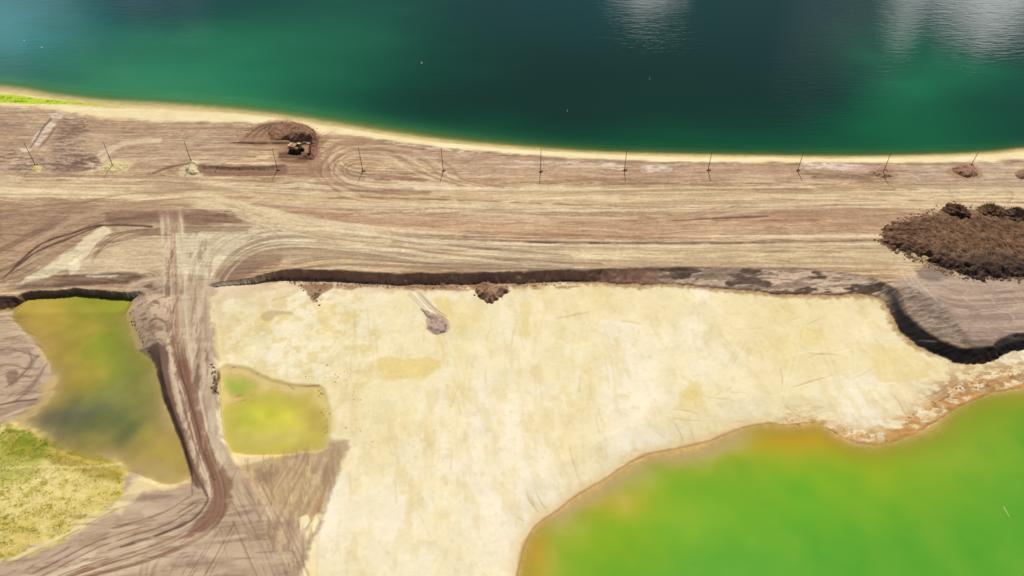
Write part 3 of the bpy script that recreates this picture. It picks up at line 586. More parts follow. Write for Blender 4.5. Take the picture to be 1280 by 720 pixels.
def grain_control(m):
    nt = m.node_tree; g = nt.nodes.new('ShaderNodeAttribute'); g.attribute_name = 'grain'
    bp = [n for n in nt.nodes if n.type == 'BUMP'][0]; mu = nt.nodes.new('ShaderNodeMath'); mu.operation = 'MULTIPLY'; mu.inputs[1].default_value = .55
    nt.links.new(g.outputs['Fac'], mu.inputs[0]); nt.links.new(mu.outputs[0], bp.inputs['Strength'])
    mrs = [n for n in nt.nodes if n.type == 'MAP_RANGE']
    for n, a in ((mrs[0], .13),):
        hi = nt.nodes.new('ShaderNodeMath'); hi.operation = 'MULTIPLY_ADD'; hi.inputs[1].default_value = a; hi.inputs[2].default_value = 1
        lo = nt.nodes.new('ShaderNodeMath'); lo.operation = 'MULTIPLY_ADD'; lo.inputs[1].default_value = -a; lo.inputs[2].default_value = 1
        nt.links.new(g.outputs['Fac'], hi.inputs[0]); nt.links.new(g.outputs['Fac'], lo.inputs[0]); nt.links.new(hi.outputs[0], n.inputs['To Max']); nt.links.new(lo.outputs[0], n.inputs['To Min'])
grain_control(M_soil)
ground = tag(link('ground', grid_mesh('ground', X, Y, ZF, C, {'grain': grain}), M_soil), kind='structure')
def gz(x, y):
    """ground level under a point"""
    u, v = proj(np.asarray(x, float), np.asarray(y, float), 0.0)
    fi = np.interp(u, U, np.arange(NX)); fj = np.interp(v, V, np.arange(NY))
    i = np.clip(fi.astype(int), 0, NX-2); j = np.clip(fj.astype(int), 0, NY-2); a = fi-i; b = fj-j
    return (ZF[j, i]*(1-a)+ZF[j, i+1]*a)*(1-b) + (ZF[j+1, i]*(1-a)+ZF[j+1, i+1]*a)*b
def at_px(px, py, it=6):
    z = 0.0
    for _ in range(it):
        x, y = P(px, py, z); z = float(gz(x, y))
    return float(x), float(y), z
# ------------------------------------------------------------------ water
def water_material(name, ripple_scale, ripple, rough):
    m = bpy.data.materials.new(name); m.use_nodes = True; nt = m.node_tree; N = nt.nodes; L = nt.links; b = N['Principled BSDF']
    at = N.new('ShaderNodeAttribute'); at.attribute_name = 'soil'; L.new(at.outputs['Color'], b.inputs['Base Color'])
    al = N.new('ShaderNodeAttribute'); al.attribute_name = 'murk'; L.new(al.outputs['Fac'], b.inputs['Alpha'])
    b.inputs['Roughness'].default_value = rough; b.inputs['IOR'].default_value = 1.333; b.inputs['Specular IOR Level'].default_value = .22
    tcx = N.new('ShaderNodeTexCoord'); mp = N.new('ShaderNodeMapping'); mp.inputs['Scale'].default_value = (.28, 1.0, 1); mp.inputs['Rotation'].default_value = (0, 0, .12); L.new(tcx.outputs['Object'], mp.inputs['Vector'])
    n1 = N.new('ShaderNodeTexNoise'); n1.inputs['Scale'].default_value = ripple_scale; n1.inputs['Detail'].default_value = 3; n1.inputs['Distortion'].default_value = .4; L.new(mp.outputs[0], n1.inputs['Vector'])
    n2 = N.new('ShaderNodeTexNoise'); n2.inputs['Scale'].default_value = .012; n2.inputs['Detail'].default_value = 2; L.new(tcx.outputs['Object'], n2.inputs['Vector'])
    mr = N.new('ShaderNodeMapRange'); L.new(n2.outputs['Fac'], mr.inputs['Value']); mr.inputs['From Min'].default_value = .35; mr.inputs['From Max'].default_value = .6; mr.inputs['To Min'].default_value = ripple*.3; mr.inputs['To Max'].default_value = ripple
    bp = N.new('ShaderNodeBump'); bp.inputs['Distance'].default_value = .25; L.new(mr.outputs[0], bp.inputs['Strength']); L.new(n1.outputs['Fac'], bp.inputs['Height']); L.new(bp.outputs[0], b.inputs['Normal'])
    return m
def blend_fields(x, y, base, spots):
    """soft patches of colour: clouded sediment, and sky reflection painted on the lake"""
    c = np.empty(x.shape+(3,)); c[:] = base
    for (px, py, rx, ry, colr, a) in spots:
        e = np.exp(-(((x-px)/rx)**2 + ((y-py)/ry)**2))*a
        c = c*(1-e[..., None]) + np.array(colr, float)*e[..., None]
    return c
def water_sheet(name, us, vs, wl, colour_fn, kdep, m):
    uu, vv = np.meshgrid(us, vs); x, y = P(uu, vv, wl)
    d = np.maximum(wl - gz(x, y), 0)
    c = colour_fn(uu, vv, d, x, y); me = grid_mesh(name, x, y, np.full(x.shape, wl), alb(np.clip(c, 0, 250)), {'murk': np.clip(1-np.exp(-kdep*d) + .05, 0, 1)})
    return tag(link(name, me, m), kind='structure')
def lake_col(u, v, d, x, y):
    w = (fbm(x/60, y/40, 901, 4)-.5)*120; w2 = (fbm(x/60, y/40, 911, 4)-.5)*50
    uw = u+w; vw = v+w2
    c = blend_fields(uw, vw, (6,50,36), [
        (20,30,130,80,(48,132,140),.95),(300,85,200,80,(28,110,72),.95),(180,100,150,40,(56,136,92),.8),(420,40,110,70,(30,100,66),.6),  # first patch: blue sky reflection painted into the water colour
        (200,-10,80,30,(20,60,70),.6),(1165,110,95,70,(26,112,68),.95),(860,180,190,18,(16,80,48),.7),(1130,170,160,40,(20,98,56),.85),(1280,150,80,40,(18,76,48),.5),(600,165,90,20,(16,80,50),.5),
        (-200,80,150,120,(60,130,120),.8),(640,110,130,50,(8,44,32),.6),(980,100,110,50,(10,46,38),.6),(750,10,150,40,(12,62,58),.5)])
    sh = np.exp(-d/.55)[..., None]; c = c*(1-sh) + np.array((150,158,70.))*sh
    st = fbm(x/30, d*9 + fbm(x/12, y/12, 951, 2)*2, 955, 2); c = c + (np.exp(-d/1.1)*(st-.5)*60)[..., None]*np.array((1., .9, .6))
    sh = (np.exp(-d/1.6)*.8*sstep(900, 300, u))[..., None]; c = c*(1-sh) + np.array((70,142,84.))*sh
    sh = (np.exp(-d/.9)*.35*sstep(300, 900, u))[..., None]; c = c*(1-sh) + np.array((60,100,50.))*sh
    return c
M_lake = water_material('lake_water', .5, .30, .04)
water_sheet('lake_water', np.concatenate([np.linspace(-3000,-60,20)[:-1], np.arange(-60,1345,4), np.linspace(1345,4300,20)]), np.concatenate([np.linspace(-400,-10,22)[:-1], np.arange(-10,215,1.2)]), WL_LAKE, lake_col, 2.2, M_lake)
def pa(u, v, d, x, y):
    w = (fbm(x/9, y/9, 921, 4)-.5)*70; u = u+w; v = v+w*.5
    return (fbm(x/5, y/5, 925, 4)-.5)[..., None]*np.array((34,26,16.)) + blend_fields(u, v, (168,152,68), [(50,405,50,40,(206,170,76),.95),(85,450,36,40,(196,164,70),.8),(110,385,50,25,(176,160,62),.6),(150,425,42,60,(142,154,44),.9),(170,490,50,50,(140,150,64),.8),(110,525,66,34,(98,106,80),.95),(60,530,50,22,(110,104,84),.9),(130,535,50,16,(104,112,62),.6),(190,500,40,20,(160,148,88),.6),(205,562,50,30,(206,176,86),.9),(210,595,40,14,(208,182,118),.9),(150,560,50,10,(160,146,76),.6)])
def pb(u, v, d, x, y):
    w = (fbm(x/6, y/6, 931, 4)-.5)*36; u = u+w; v = v+w*.5
    return (fbm(x/4, y/4, 935, 4)-.5)[..., None]*np.array((34,26,20.)) + blend_fields(u, v, (220,206,88), [(288,483,30,14,(148,198,44),1.0),(302,498,26,6,(206,170,104),.85),(340,510,50,20,(222,214,74),.7),(300,526,28,14,(186,190,66),.6),(395,520,22,30,(212,178,94),.7),(340,548,60,10,(214,194,120),.6)])
def pc(u, v, d, x, y):
    w = (fbm(x/16, y/16, 941, 4)-.5)*80; uw = u+w; vw = v+w*.6
    c = blend_fields(uw, vw, (98,166,50), [(1050,600,120,50,(116,178,38),.7),(820,640,110,40,(122,180,44),.8),(760,690,60,70,(126,172,34),.9),(960,640,160,50,(104,172,46),.6),(1150,520,90,40,(104,164,58),.7),(1180,560,60,24,(124,174,74),.4),(850,650,50,22,(136,184,62),.4),(1260,510,50,50,(84,140,48),.7),(900,720,160,40,(96,168,62),.6),(1180,690,160,60,(90,162,48),.7)])
    nz = fbm(x/7, y/7, 945, 4)[..., None]; c = c + (nz-.5)*np.array((18,10,6.)); e = (np.exp(-d/(.75+.9*nz[..., 0])))[..., None]; c = c*(1-e*.85) + np.array((188,172,36.))*e*.85
    e = (np.exp(-(((u-1000)/95)**2 + ((v-545)/27)**2))*.95)[..., None]; c = c*(1-e) + np.array((200,160,44.))*e
    e = (np.exp(-(((u-770)/45)**2 + ((v-628)/18)**2))*.6 + np.exp(-(((u-665)/26)**2 + ((v-690)/50)**2))*1.0)[..., None]; e = np.clip(e, 0, 1); c = c*(1-e) + np.array((204,168,52.))*e
    e = (np.exp(-(d/(.2+.7*nz[..., 0]))**2)*sstep(965, 915, u)*sstep(668, 700, u))[..., None]; c = c*(1-e*.9) + np.array((214,188,138.))*e*.9
    return c
M_pond = water_material('pond_water', .6, .12, .08)
water_sheet('pond_water', np.arange(-10,262,2.5), np.arange(366,612,2.5), WL_A, pa, 4.5, M_pond)
water_sheet('pond_water', np.arange(262,420,2.5), np.arange(455,570,2.5), WL_B, pb, 5.5, M_pond)
water_sheet('pond_water', np.concatenate([np.arange(640,1345,4), np.linspace(1345,3400,24)]), np.concatenate([np.arange(476,740,3), np.linspace(740,2200,24)]), WL_C, pc, 3.4, M_pond)
# ------------------------------------------------------------------ small mesh builder
class MB:
    def __init__(s): s.v = []; s.f = []
    def add(s, vs, fs):
        n = len(s.v); s.v += [tuple(q) for q in vs]; s.f += [tuple(i+n for i in q) for q in fs]
    def box(s, c, d, rz=0, ry=0, taper=1.0, bev=0.0):
        M = Matrix.Rotation(rz, 3, 'Z') @ Matrix.Rotation(ry, 3, 'Y'); bm = bmesh.new(); bmesh.ops.create_cube(bm, size=1)
        for v in bm.verts:
            k_ = taper if v.co.z > 0 else 1
            v.co = Vector((v.co.x*d[0]*k_, v.co.y*d[1]*k_, v.co.z*d[2]))
        if bev: bmesh.ops.bevel(bm, geom=bm.edges[:]+bm.verts[:], offset=bev, segments=2, affect='EDGES', profile=.6)
        s.frombm(bm, M, Vector(c))
    def frombm(s, bm, M=Matrix.Identity(3), c=Vector((0, 0, 0))):
        bm.verts.index_update(); s.add([M @ v.co + c for v in bm.verts], [[v.index for v in f.verts] for f in bm.faces]); bm.free()
    def tube(s, a, b, r0, r1, n=8):
        a = Vector(a); b = Vector(b); q = (b-a).to_track_quat('Z', 'Y').to_matrix(); vs = []
        for p, r in ((a, r0), (b, r1)):
            for k_ in range(n): vs.append(p + q @ Vector((r*math.cos(k_*2*math.pi/n), r*math.sin(k_*2*math.pi/n), 0)))
        s.add(vs, [[k_, (k_+1) % n, n+(k_+1) % n, n+k_] for k_ in range(n)] + [list(range(n))[::-1], list(range(n, 2*n))])
    def prism(s, prof, y0, y1):                       # outline in xz, extruded in y
        n = len(prof); vs = [(p[0], y0, p[1]) for p in prof] + [(p[0], y1, p[1]) for p in prof]
        s.add(vs, [[k_, (k_+1) % n, n+(k_+1) % n, n+k_] for k_ in range(n)] + [list(range(n))[::-1], list(range(n, 2*n))])
    def mesh(s, name):
        me = bpy.data.meshes.new(name); me.from_pydata(s.v, [], s.f); me.update(); 
        bm = bmesh.new(); bm.from_mesh(me); bmesh.ops.recalc_face_normals(bm, faces=bm.faces); bm.to_mesh(me); bm.free(); return me
def empty(name, loc, rz=0):
    o = bpy.data.objects.new(name, None); col.objects.link(o); o.location = loc; o.rotation_euler = (0, 0, rz); return o
# ------------------------------------------------------------------ earth heaps
def heap(name, outline, h, wid, c, label, cat, group=None, res=.3, rough=.35, seed=1, crest=None, cols=None, lump=1.2, warp=1.0, cfn=None):
    L0 = smooth_line(list(outline)+[outline[0]], 4)[:-1]
    cx = sum(p[0] for p in outline)/len(outline); cy = sum(p[1] for p in outline)/len(outline); bx_, by_, bz_ = at_px(cx, cy)
    gxx, gyy = P(L0[:, 0], L0[:, 1], bz_); L = np.stack([gxx, gyy], 1)
    xs = np.arange(L[:, 0].min()-1.5, L[:, 0].max()+1.5, res); ysx = np.arange(L[:, 1].min()-1.5, L[:, 1].max()+1.5, res)
    x, y = np.meshgrid(xs, ysx)
    d = sdist(x+(fbm(x/1.5, y/1.5, seed, 4)-.5)*warp, y+(fbm(x/1.5, y/1.5, seed+5, 4)-.5)*warp, L)
    q = np.clip(d/wid, 0, 1)
    top = h*(1-(1-q)**1.8)
    if crest is not None: top = top*crest(x, y, L)
    n = fbm(x/lump, y/lump, seed+9, 5, .6)
    z = gz(x, y) + np.where(d > 0, top*(.75+.5*fbm(x/4, y/4, seed+3, 3)) + (n-.5)*rough*2*np.clip(d/.8, 0, 1), np.maximum(d*.8, -.8)) - .03
    cc = np.empty(x.shape+(3,)); cc[:] = c
    mm = sstep(.42, .62, fbm(x/1.6, y/1.6, seed+20, 5, .6))[..., None]
    cc = cc*(1-mm*.6) + np.array(cols[0] if cols else (200,170,140), float)*mm*.6
    if cols and len(cols) > 1:
        mm = sstep(.55, .66, fbm(x/1.0, y/1.0, seed+30, 4, .6))[..., None]; cc = cc*(1-mm*.8) + np.array(cols[1], float)*mm*.8
    if cfn is not None: cc = cfn(x, y, cc)
    me = grid_mesh(name, x-bx_, y-by_, z-bz_, alb(cc))
    keep = (d > -.7); bm = bmesh.new(); bm.from_mesh(me); bm.verts.ensure_lookup_table(); kf = keep.ravel()
    bmesh.ops.delete(bm, geom=[v for v in bm.verts if not kf[v.index]], context='VERTS'); bm.to_mesh(me); bm.free()
    o = link(name, me, M_heap); o.location = (bx_, by_, bz_); tag(o, label, cat, group); return o, L, (bx_, by_, bz_)
M_heap = soil_material('loose_soil', amp=.2, bump=.8)
heap('soil_mound', [(338,176),(334,164),(340,155),(354,150),(370,153),(382,159),(392,163),(399,173),(394,182),(380,180),(362,177)], 3.2, 4, (150,112,86), 'large brown mound of dug soil beside the excavator', 'soil mound', res=.3, rough=.6, seed=1001, warp=2.5, cols=[(164,122,92),(104,74,56)], crest=lambda x, y, L: .35+.65*sstep(L[:, 0].min()+5, L[:, 0].max()-8, x))
heap('soil_mound', [(384,184),(396,180),(398,190),(392,199),(378,200),(372,196),(384,192)], 1.4, 3, (150,104,84), 'reddish brown soil under the excavator bucket', 'soil mound', res=.3, rough=.3, seed=1011, cols=[(164,120,104),(96,66,54)])
for i, (q, h, lab, c, cc) in enumerate([
    ([(40,208),(46,206),(52,211),(49,215),(42,214)], .55, 'small yellow sand heap at the foot of the leftmost pole', (214,186,128), [(236,214,160)]),
    ([(128,208),(140,202),(155,204),(164,205),(156,211),(145,216),(132,216)], .45, 'wide pale sand heap around the second pole from the left', (216,194,144), [(234,216,168),(190,166,110)]),
    ([(229,215),(236,207),(243,204),(248,208),(247,217),(238,218)], 1.1, 'pointed pale sand heap where the long dark berm begins', (230,204,158), [(242,222,180)]),
    ([(1092,218),(1100,211),(1108,213),(1116,221),(1104,223)], 0.9, 'reddish brown earth heap around a pole near the right', (168,128,102), [(190,152,124),(128,94,74)]),
    ([(1190,212),(1200,207),(1212,208),(1222,218),(1212,222),(1198,219)], 1.1, 'dark reddish earth heap beside the rightmost pole', (154,114,90), [(184,140,110),(112,82,66)]),
    ([(1268,216),(1280,211),(1296,214),(1296,223),(1276,223)], 1.2, 'brown earth heap cut by the right edge near the beach', (146,112,92), [(176,138,112)]),
    ([(594,362),(600,356),(612,354),(622,358),(634,358),(634,366),(626,371),(616,378),(606,377),(598,370)], 1.5, 'dark brown lumpy soil heap fallen on the sand below the scarp', (146,108,84), [(196,158,128),(98,66,48)]),
    ([(527,382),(536,388),(548,393),(560,402),(560,412),(551,418),(540,417),(533,411),(538,402),(530,393)], .6, 'greyish soil heap at the end of a slide on the sand', (182,152,134), [(206,180,160),(150,122,106)]),
    ]):
    blob_note = None; heap('earth_heap', q, h, 1.9, c, lab, 'earth heap', 'small heaps of earth and sand', res=.2, rough=.25, seed=1020+i*7, cols=cc, lump=.6, warp=2.2)
# ---- big heap of scraped topsoil and roots
def crestf(x, y, L):
    yc = P(1200, 318, 0)[1]; return .12 + .88*sstep(yc+30, yc+1, y)
bigout = [(1103,290),(1112,281),(1150,268),(1185,261),(1230,262),(1300,262),(1420,270),(1440,345),(1330,350),(1280,345),(1250,348),(1225,349),(1200,341),(1170,331),(1155,321),(1125,316),(1101,303)]
def heap_tone(x, y, cc):
    yc = float(P(1200, 300, 0)[1]); nz = (fbm(x/6, y/4, 1201, 4)-.5)*16
    a = sstep(yc+4, yc+30, y+nz)[..., None]*.75; cc = cc*(1-a)+np.array((170,136,110.))*a
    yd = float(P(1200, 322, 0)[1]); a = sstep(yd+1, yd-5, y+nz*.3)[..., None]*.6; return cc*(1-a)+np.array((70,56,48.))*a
ob, LB, cb = heap('topsoil_heap', bigout, 2.1, 5.0, (112,82,60), 'large dark brown heap of scraped topsoil and roots at the right', 'soil heap', res=.3, rough=.8, seed=1101, cols=[(158,118,90),(72,56,48)], crest=crestf, lump=1.5, warp=6.5, cfn=heap_tone)
DG = bpy.context.evaluated_depsgraph_get(); DG.update()
obe = ob
def strand_stuff(name, outline, n, lmin, lmax, colour_list, ang, angs, lift, label, cat, root, seed, rad=.045):
    rg = np.random.default_rng(seed); L0 = smooth_line(list(outline)+[outline[0]], 3)[:-1]; bx_, by_, bz_ = cb if root is None else root
    gxx, gyy = P(L0[:, 0], L0[:, 1], 0.6); L = np.stack([gxx, gyy], 1); mbs = [MB() for _ in colour_list]
    xs = rg.uniform(L[:, 0].min(), L[:, 0].max(), n*3); yy_ = rg.uniform(L[:, 1].min(), L[:, 1].max(), n*3); ok = sdist(xs, yy_, L) > .3
    xs, yy_ = xs[ok][:n], yy_[ok][:n]
    for x, y in zip(xs, yy_):
        a = ang(x, y) + rg.normal()*angs + (fbm(np.array(x/7.), np.array(y/7.), seed, 2)-.5)*2.2; l = rg.uniform(lmin, lmax); pts = []
        cur = rg.normal()*.25
        for k_ in range(4):
            q = (k_/3-.5)*l; aa = a + cur*(k_/3-.5)
            px_, py_ = x+q*math.cos(aa), y+q*math.sin(aa); pts.append((px_, py_, surf(px_, py_) + lift*rg.random()))
        m_ = mbs[rg.integers(len(mbs))]
        for k_ in range(3): m_.tube(pts[k_], pts[k_+1], rad*(1.2-.3*k_), rad*(.9-.3*k_), 4)
    big_ = MB(); idx = []
    for i, m_ in enumerate(mbs): big_.add(m_.v, m_.f); idx += [i]*len(m_.f)
    me = bpy.data.meshes.new(name); me.from_pydata(big_.v, [], big_.f)
    for i, c in enumerate(colour_list): me.materials.append(mat('%s_%d' % (name, i), c, noise=(.8, tuple(min(v*1.15, 240) for v in c))))
    me.polygons.foreach_set('material_index', np.array(idx, dtype=np.int32)); me.update()
    o = link(name, me); tag(o, label, cat, kind='stuff'); return o
from mathutils.bvhtree import BVHTree
def bvh_of(o):
    me = o.data; vs = [o.location + v.co for v in me.vertices]; return BVHTree.FromPolygons(vs, [tuple(p.vertices) for p in me.polygons])
bt = bvh_of(ob)
def surf(x, y):
    h_ = bt.ray_cast(Vector((x, y, 30)), Vector((0, 0, -1))); return max(h_[0].z if h_[0] else -99, float(gz(x, y)))
cxh, cyh = P(1210, 262, 0)
strand_stuff('root_litter', [(1115,284),(1160,270),(1200,264),(1320,264),(1340,325),(1240,326),(1180,322),(1125,305)], 900, 1.5, 5.0, [(140,104,74),(176,136,100),(72,54,44),(160,118,74)],
             lambda x, y: math.atan2(y-(cyh+14), x-cxh+2), .3, .25, 'tangled roots and dead stalks strewn over the large dark heap', 'roots', None, 51, .05)
strand_stuff('root_litter', [(1112,298),(1150,316),(1180,326),(1250,335),(1330,335),(1330,348),(1240,347),(1190,338),(1125,315)], 700, .5, 1.6, [(84,62,52),(120,88,66),(60,50,46),(140,120,104)],
             lambda x, y: random.uniform(0, 3.1), .8, .3, 'dark torn turf and broken roots along the lower face of the heap', 'roots', None, 52, .06)
# ---- bushes of dark brush
def brush_pile(px, py, rpx, h, label, seed, colrs):
    x0, y0, z0 = at_px(px, py); z0 = surf(x0, y0)-.3; r = rpx*.28; rg = np.random.default_rng(seed)
    root = empty('brush_pile', (x0, y0, z0)); tag(root, label, 'brush pile', 'round piles of dark brush by the large heap')
    bm = bmesh.new(); bmesh.ops.create_icosphere(bm, subdivisions=4, radius=1)
    for v in bm.verts:
        n_ = float(fbm(np.array(v.co.x*2.6+5+seed), np.array(v.co.y*1.7+v.co.z*1.1+5), seed, 4, .65))
        v.co = Vector((v.co.x*r*(.4+1.1*n_), v.co.y*r*1.05*(.4+1.1*n_), max(v.co.z, -.3)*h*.8*(.4+1.1*n_)))
    mb = MB(); mb.frombm(bm); o = link('soil_core', mb.mesh('soil_core'), mat('core_%d' % seed, colrs[0], noise=(1.3, colrs[1])), root)
    tw = MB()
    for _ in range(620):
        th = rg.uniform(0, 6.28); el = rg.uniform(.05, 1.5); rr = r*rg.uniform(.7, .95)
        a = Vector((math.cos(th)*math.cos(el)*rr*.9, math.sin(th)*math.cos(el)*rr, math.sin(el)*h*.8)); dr = Vector((rg.normal(), rg.normal(), rg.uniform(0, 1.0))).normalized()*rg.uniform(.5, 1.5)
        tw.tube(a*.8, a+dr, .07, .03, 4)
    link('twigs', tw.mesh('twigs'), mat('twig_%d' % seed, colrs[2]), root)
brush_pile(1195, 267, 15, 2.6, 'dark reddish brown brush pile on the left, apart from the other two', 61, [(84,56,44),(120,82,62),(104,74,58)])
brush_pile(1240, 266, 18, 2.6, 'olive brown round brush pile in the middle of the row', 63, [(92,70,42),(120,92,58),(104,82,54)])
brush_pile(1271, 271, 16, 2.5, 'dark grey brown brush pile nearest the right edge', 64, [(76,58,46),(104,80,64),(92,72,58)])
# ------------------------------------------------------------------ scattered clods
def clods(name, spots, c, label, seed):
    rg = np.random.default_rng(seed); vs = []; fs = []
    oct_ = np.array([(1,0,0),(0,1,0),(-1,0,0),(0,-1,0),(0,0,1),(0,0,-.6),(.7,.7,.5),(-.7,.7,.5),(-.7,-.7,.5),(.7,-.7,.5)])
    of = [(0,6,4),(6,1,4),(1,7,4),(7,2,4),(2,8,4),(8,3,4),(3,9,4),(9,0,4),(0,1,6),(1,2,7),(2,3,8),(3,0,9),(1,0,5),(2,1,5),(3,2,5),(0,3,5)]
    for (pts, n, spread, smin, smax) in spots:
        L = smooth_line(pts, 6)
        for _ in range(n):
            i = rg.integers(len(L)-1); q = L[i] + (L[i+1]-L[i])*rg.random() + rg.normal(size=2)*np.array([spread, spread*.6]); x, y, z = at_px(q[0], q[1], 3)
            s_c = smin + (smax-smin)*rg.random()**2.5; b0 = len(vs)
            v = oct_*(1+rg.normal(size=(10, 1))*.18)*s_c*np.array([1.2, .9, .75]); th = rg.random()*6.28
            for w in v: vs.append((x+w[0]*math.cos(th)-w[1]*math.sin(th), y+w[0]*math.sin(th)+w[1]*math.cos(th), z+w[2]+s_c*.15))
            fs += [tuple(b0+k_ for k_ in f) for f in of]
    me = bpy.data.meshes.new(name); me.from_pydata(vs, [], fs); me.update(); o = link(name, me, mat(name, c, noise=(1.5, tuple(min(240, k_*1.2) for k_ in c)))); tag(o, label, 'clods', kind='stuff')
clods('soil_clods', [([(360,352),(450,357),(560,359),(700,355)], 300, 1.6, .05, .28),([(372,356),(396,366),(392,376)], 60, 4, .1, .4),([(600,362),(615,370),(630,362)], 90, 6, .06, .3),([(30,376),(80,366),(155,368)], 260, 4, .1, .4),
    ([(158,376),(170,410),(190,445)], 60, 1.5, .08, .3),([(266,456),(270,490)], 50, 1.6, .12, .5),([(1100,300),(1130,318),(1200,345),(1280,350)], 500, 3, .08, .45),([(1112,286),(1150,268),(1200,262)], 160, 5, .08, .35),([(1180,264),(1240,262),(1280,266)], 200, 9, .08, .4),([(300,165),(350,152),(400,170),(392,200)], 140, 6, .08, .3),([(250,212),(350,212)], 60, 3, .08, .3)],
    (134,102,80), 'dark soil clods crumbled along the banks and heaps', 71)
clods('sand_clods', [([(1130,530),(1180,500),(1230,478),(1280,470)], 160, 5, .06, .28),([(980,524),(1060,540),(1110,548)], 90, 3, .06, .22),([(400,488),(406,520),(410,545)], 70, 3, .06, .25),([(380,470),(440,480),(450,560)], 80, 10, .05, .2)],
    (196,156,108), 'small ochre sand lumps along the rims of the ponds', 72)
# ------------------------------------------------------------------ grass
def grass(name, outline, n, hmin, hmax, cols_, label, seed, dens=None):
    rg = np.random.default_rng(seed); L0 = smooth_line(list(outline)+[outline[0]], 3)[:-1]
    lo = L0.min(0); hi = L0.max(0); q = rg.uniform(lo, hi, (n*3, 2)); q = q[sdist(q[:, 0], q[:, 1], L0) > 0][:n]
    z = np.full(len(q), -2.0)
    for _ in range(5):
        x, y = P(q[:, 0], q[:, 1], z); z = gz(x, y)
    edge_d = sdist(q[:, 0], q[:, 1], L0); keep = fbm(x/2.2, y/1.6, seed, 4, .6) + rg.normal(size=len(x))*.06 > .44 + .22*np.exp(-edge_d/9)
    x, y, z = x[keep], y[keep], z[keep]; k_ = len(x); nb = 6; vs = np.zeros((k_, nb, 3, 3)); th = rg.uniform(0, 6.28, (k_, nb)); hh = rg.uniform(hmin, hmax, (k_, 1))*rg.uniform(.6, 1, (k_, nb)); sp = rg.uniform(.1, .55, (k_, nb))*hh*1.1
    w = .07
    bx_ = x[:, None]+rg.normal(size=(k_, nb))*.15; by_ = y[:, None]+rg.normal(size=(k_, nb))*.15
    vs[:, :, 0, 0] = bx_ - np.sin(th)*w; vs[:, :, 0, 1] = by_ + np.cos(th)*w; vs[:, :, 1, 0] = bx_ + np.sin(th)*w; vs[:, :, 1, 1] = by_ - np.cos(th)*w
    vs[:, :, 2, 0] = bx_ + np.cos(th)*sp; vs[:, :, 2, 1] = by_ + np.sin(th)*sp; vs[:, :, :2, 2] = z[:, None, None]-.05; vs[:, :, 2, 2] = z[:, None]+hh
    me = bpy.data.meshes.new(name); nv = k_*nb*3; me.vertices.add(nv); me.vertices.foreach_set('co', vs.astype(np.float32).ravel()); nf = k_*nb
    me.loops.add(nv); me.loops.foreach_set('vertex_index', np.arange(nv, dtype=np.int32)); me.polygons.add(nf); me.polygons.foreach_set('loop_start', np.arange(0, nv, 3, dtype=np.int32))
    gi = fbm(x/3.5, y/2.5, seed+50, 3)+rg.normal(size=k_)*.07; mi = np.clip(((gi-.3)/.4*len(cols_)).astype(int), 0, len(cols_)-1)
    for i, c in enumerate(cols_): me.materials.append(mat('%s_%d' % (name, i), c, rough=.8))
    me.polygons.foreach_set('material_index', np.repeat(mi, nb).astype(np.int32)); me.update(calc_edges=True)
    tag(link(name, me), label, 'grass', kind='stuff')
grass('straw_grass', [(-60,528),(22,533),(62,551),(112,571),(150,583),(154,602),(144,624),(116,648),(58,680),(0,702),(-60,725)], 12000, .06, .19, [(244,232,180),(238,222,152),(224,204,118),(196,186,80),(150,156,56)], 'straw yellow and green grass in the lower left corner', 81)
grass('shore_grass', [(-60,114),(0,118),(50,124),(110,130),(60,130),(0,128),(-60,124)], 6000, .08, .2, [(214,232,60),(190,222,50),(220,220,90),(160,200,40)], 'bright green strip of grass along the beach at the top left', 82)
# ------------------------------------------------------------------ poles
M_wood = mat('weathered_pole', (140,106,84), noise=(2.0, (158,122,98)))
M_foot = mat('pole_footing', (116,86,64), noise=(3.0, (150,118,92)))
pole_spots = [(44,206.5,10.0,.02),(141,207.5,10.4,.03),(240,205,9.6,-.01),(347,213,9.6,.01),(453.5,214,10.2,-.02),(554,214,10.2,-.01),(675.5,215,10.4,0),(780.5,213,10.0,.0),(885,213,9.6,.0),(997,213.5,9.4,.01),(1103,218,9.4,.0),(1214,206,6.2,.05)]
words = ['first pole from the left, standing in a small yellow sand heap','second pole from the left, standing in a wide pale sand heap','third pole from the left, at the start of the long dark berm','fourth pole from the left, just below the excavator','fifth pole from the left, inside the loop of wheel tracks','pole directly right of the looped wheel tracks, sixth from the left','pole in the middle of the row, seventh from the left','eighth pole from the left, beside pale clay smears','ninth pole from the left, on bare brown ground near the beach','tenth pole from the left, at the end of the low pale bank','eleventh pole from the left, rising from a reddish earth heap','rightmost and shortest pole, at the edge of a dark reddish heap']
mb = MB(); n = 10
prev = None
for k_ in range(6): mb.tube((.02*math.sin(k_), 0, k_*10/6), (.02*math.sin(k_+1), 0, (k_+1)*10/6), .15-.01*k_, .15-.01*(k_+1), n)
shaft_me = mb.mesh('shaft')
mb = MB(); mb.box((.35, 0, .18), (1.3, .75, .5), bev=.08, rz=.2); mb.box((-.35, .1, .1), (.5, .5, .35), bev=.06, rz=-.5); foot_me = mb.mesh('footing')
mb = MB(); mb.tube((0, 0, 9.95), (0, 0, 10.1), .16, .03, 10); cap_me = mb.mesh('cap')
for (px, py, hh, lean), w in zip(pole_spots, words):
    x, y, z = at_px(px, py); root = empty('utility_pole', (x, y, z-.1), 0); root.rotation_euler = (lean*.5, lean, random.uniform(0, 1)*.6); root.scale = (1, 1, hh/10)
    tag(root, 'thin dark wooden '+w, 'utility pole', 'row of thin poles along the haul road')
    link('shaft', shaft_me, M_wood, root); link('footing', foot_me, M_foot, root); link('cap', cap_me, M_wood, root)
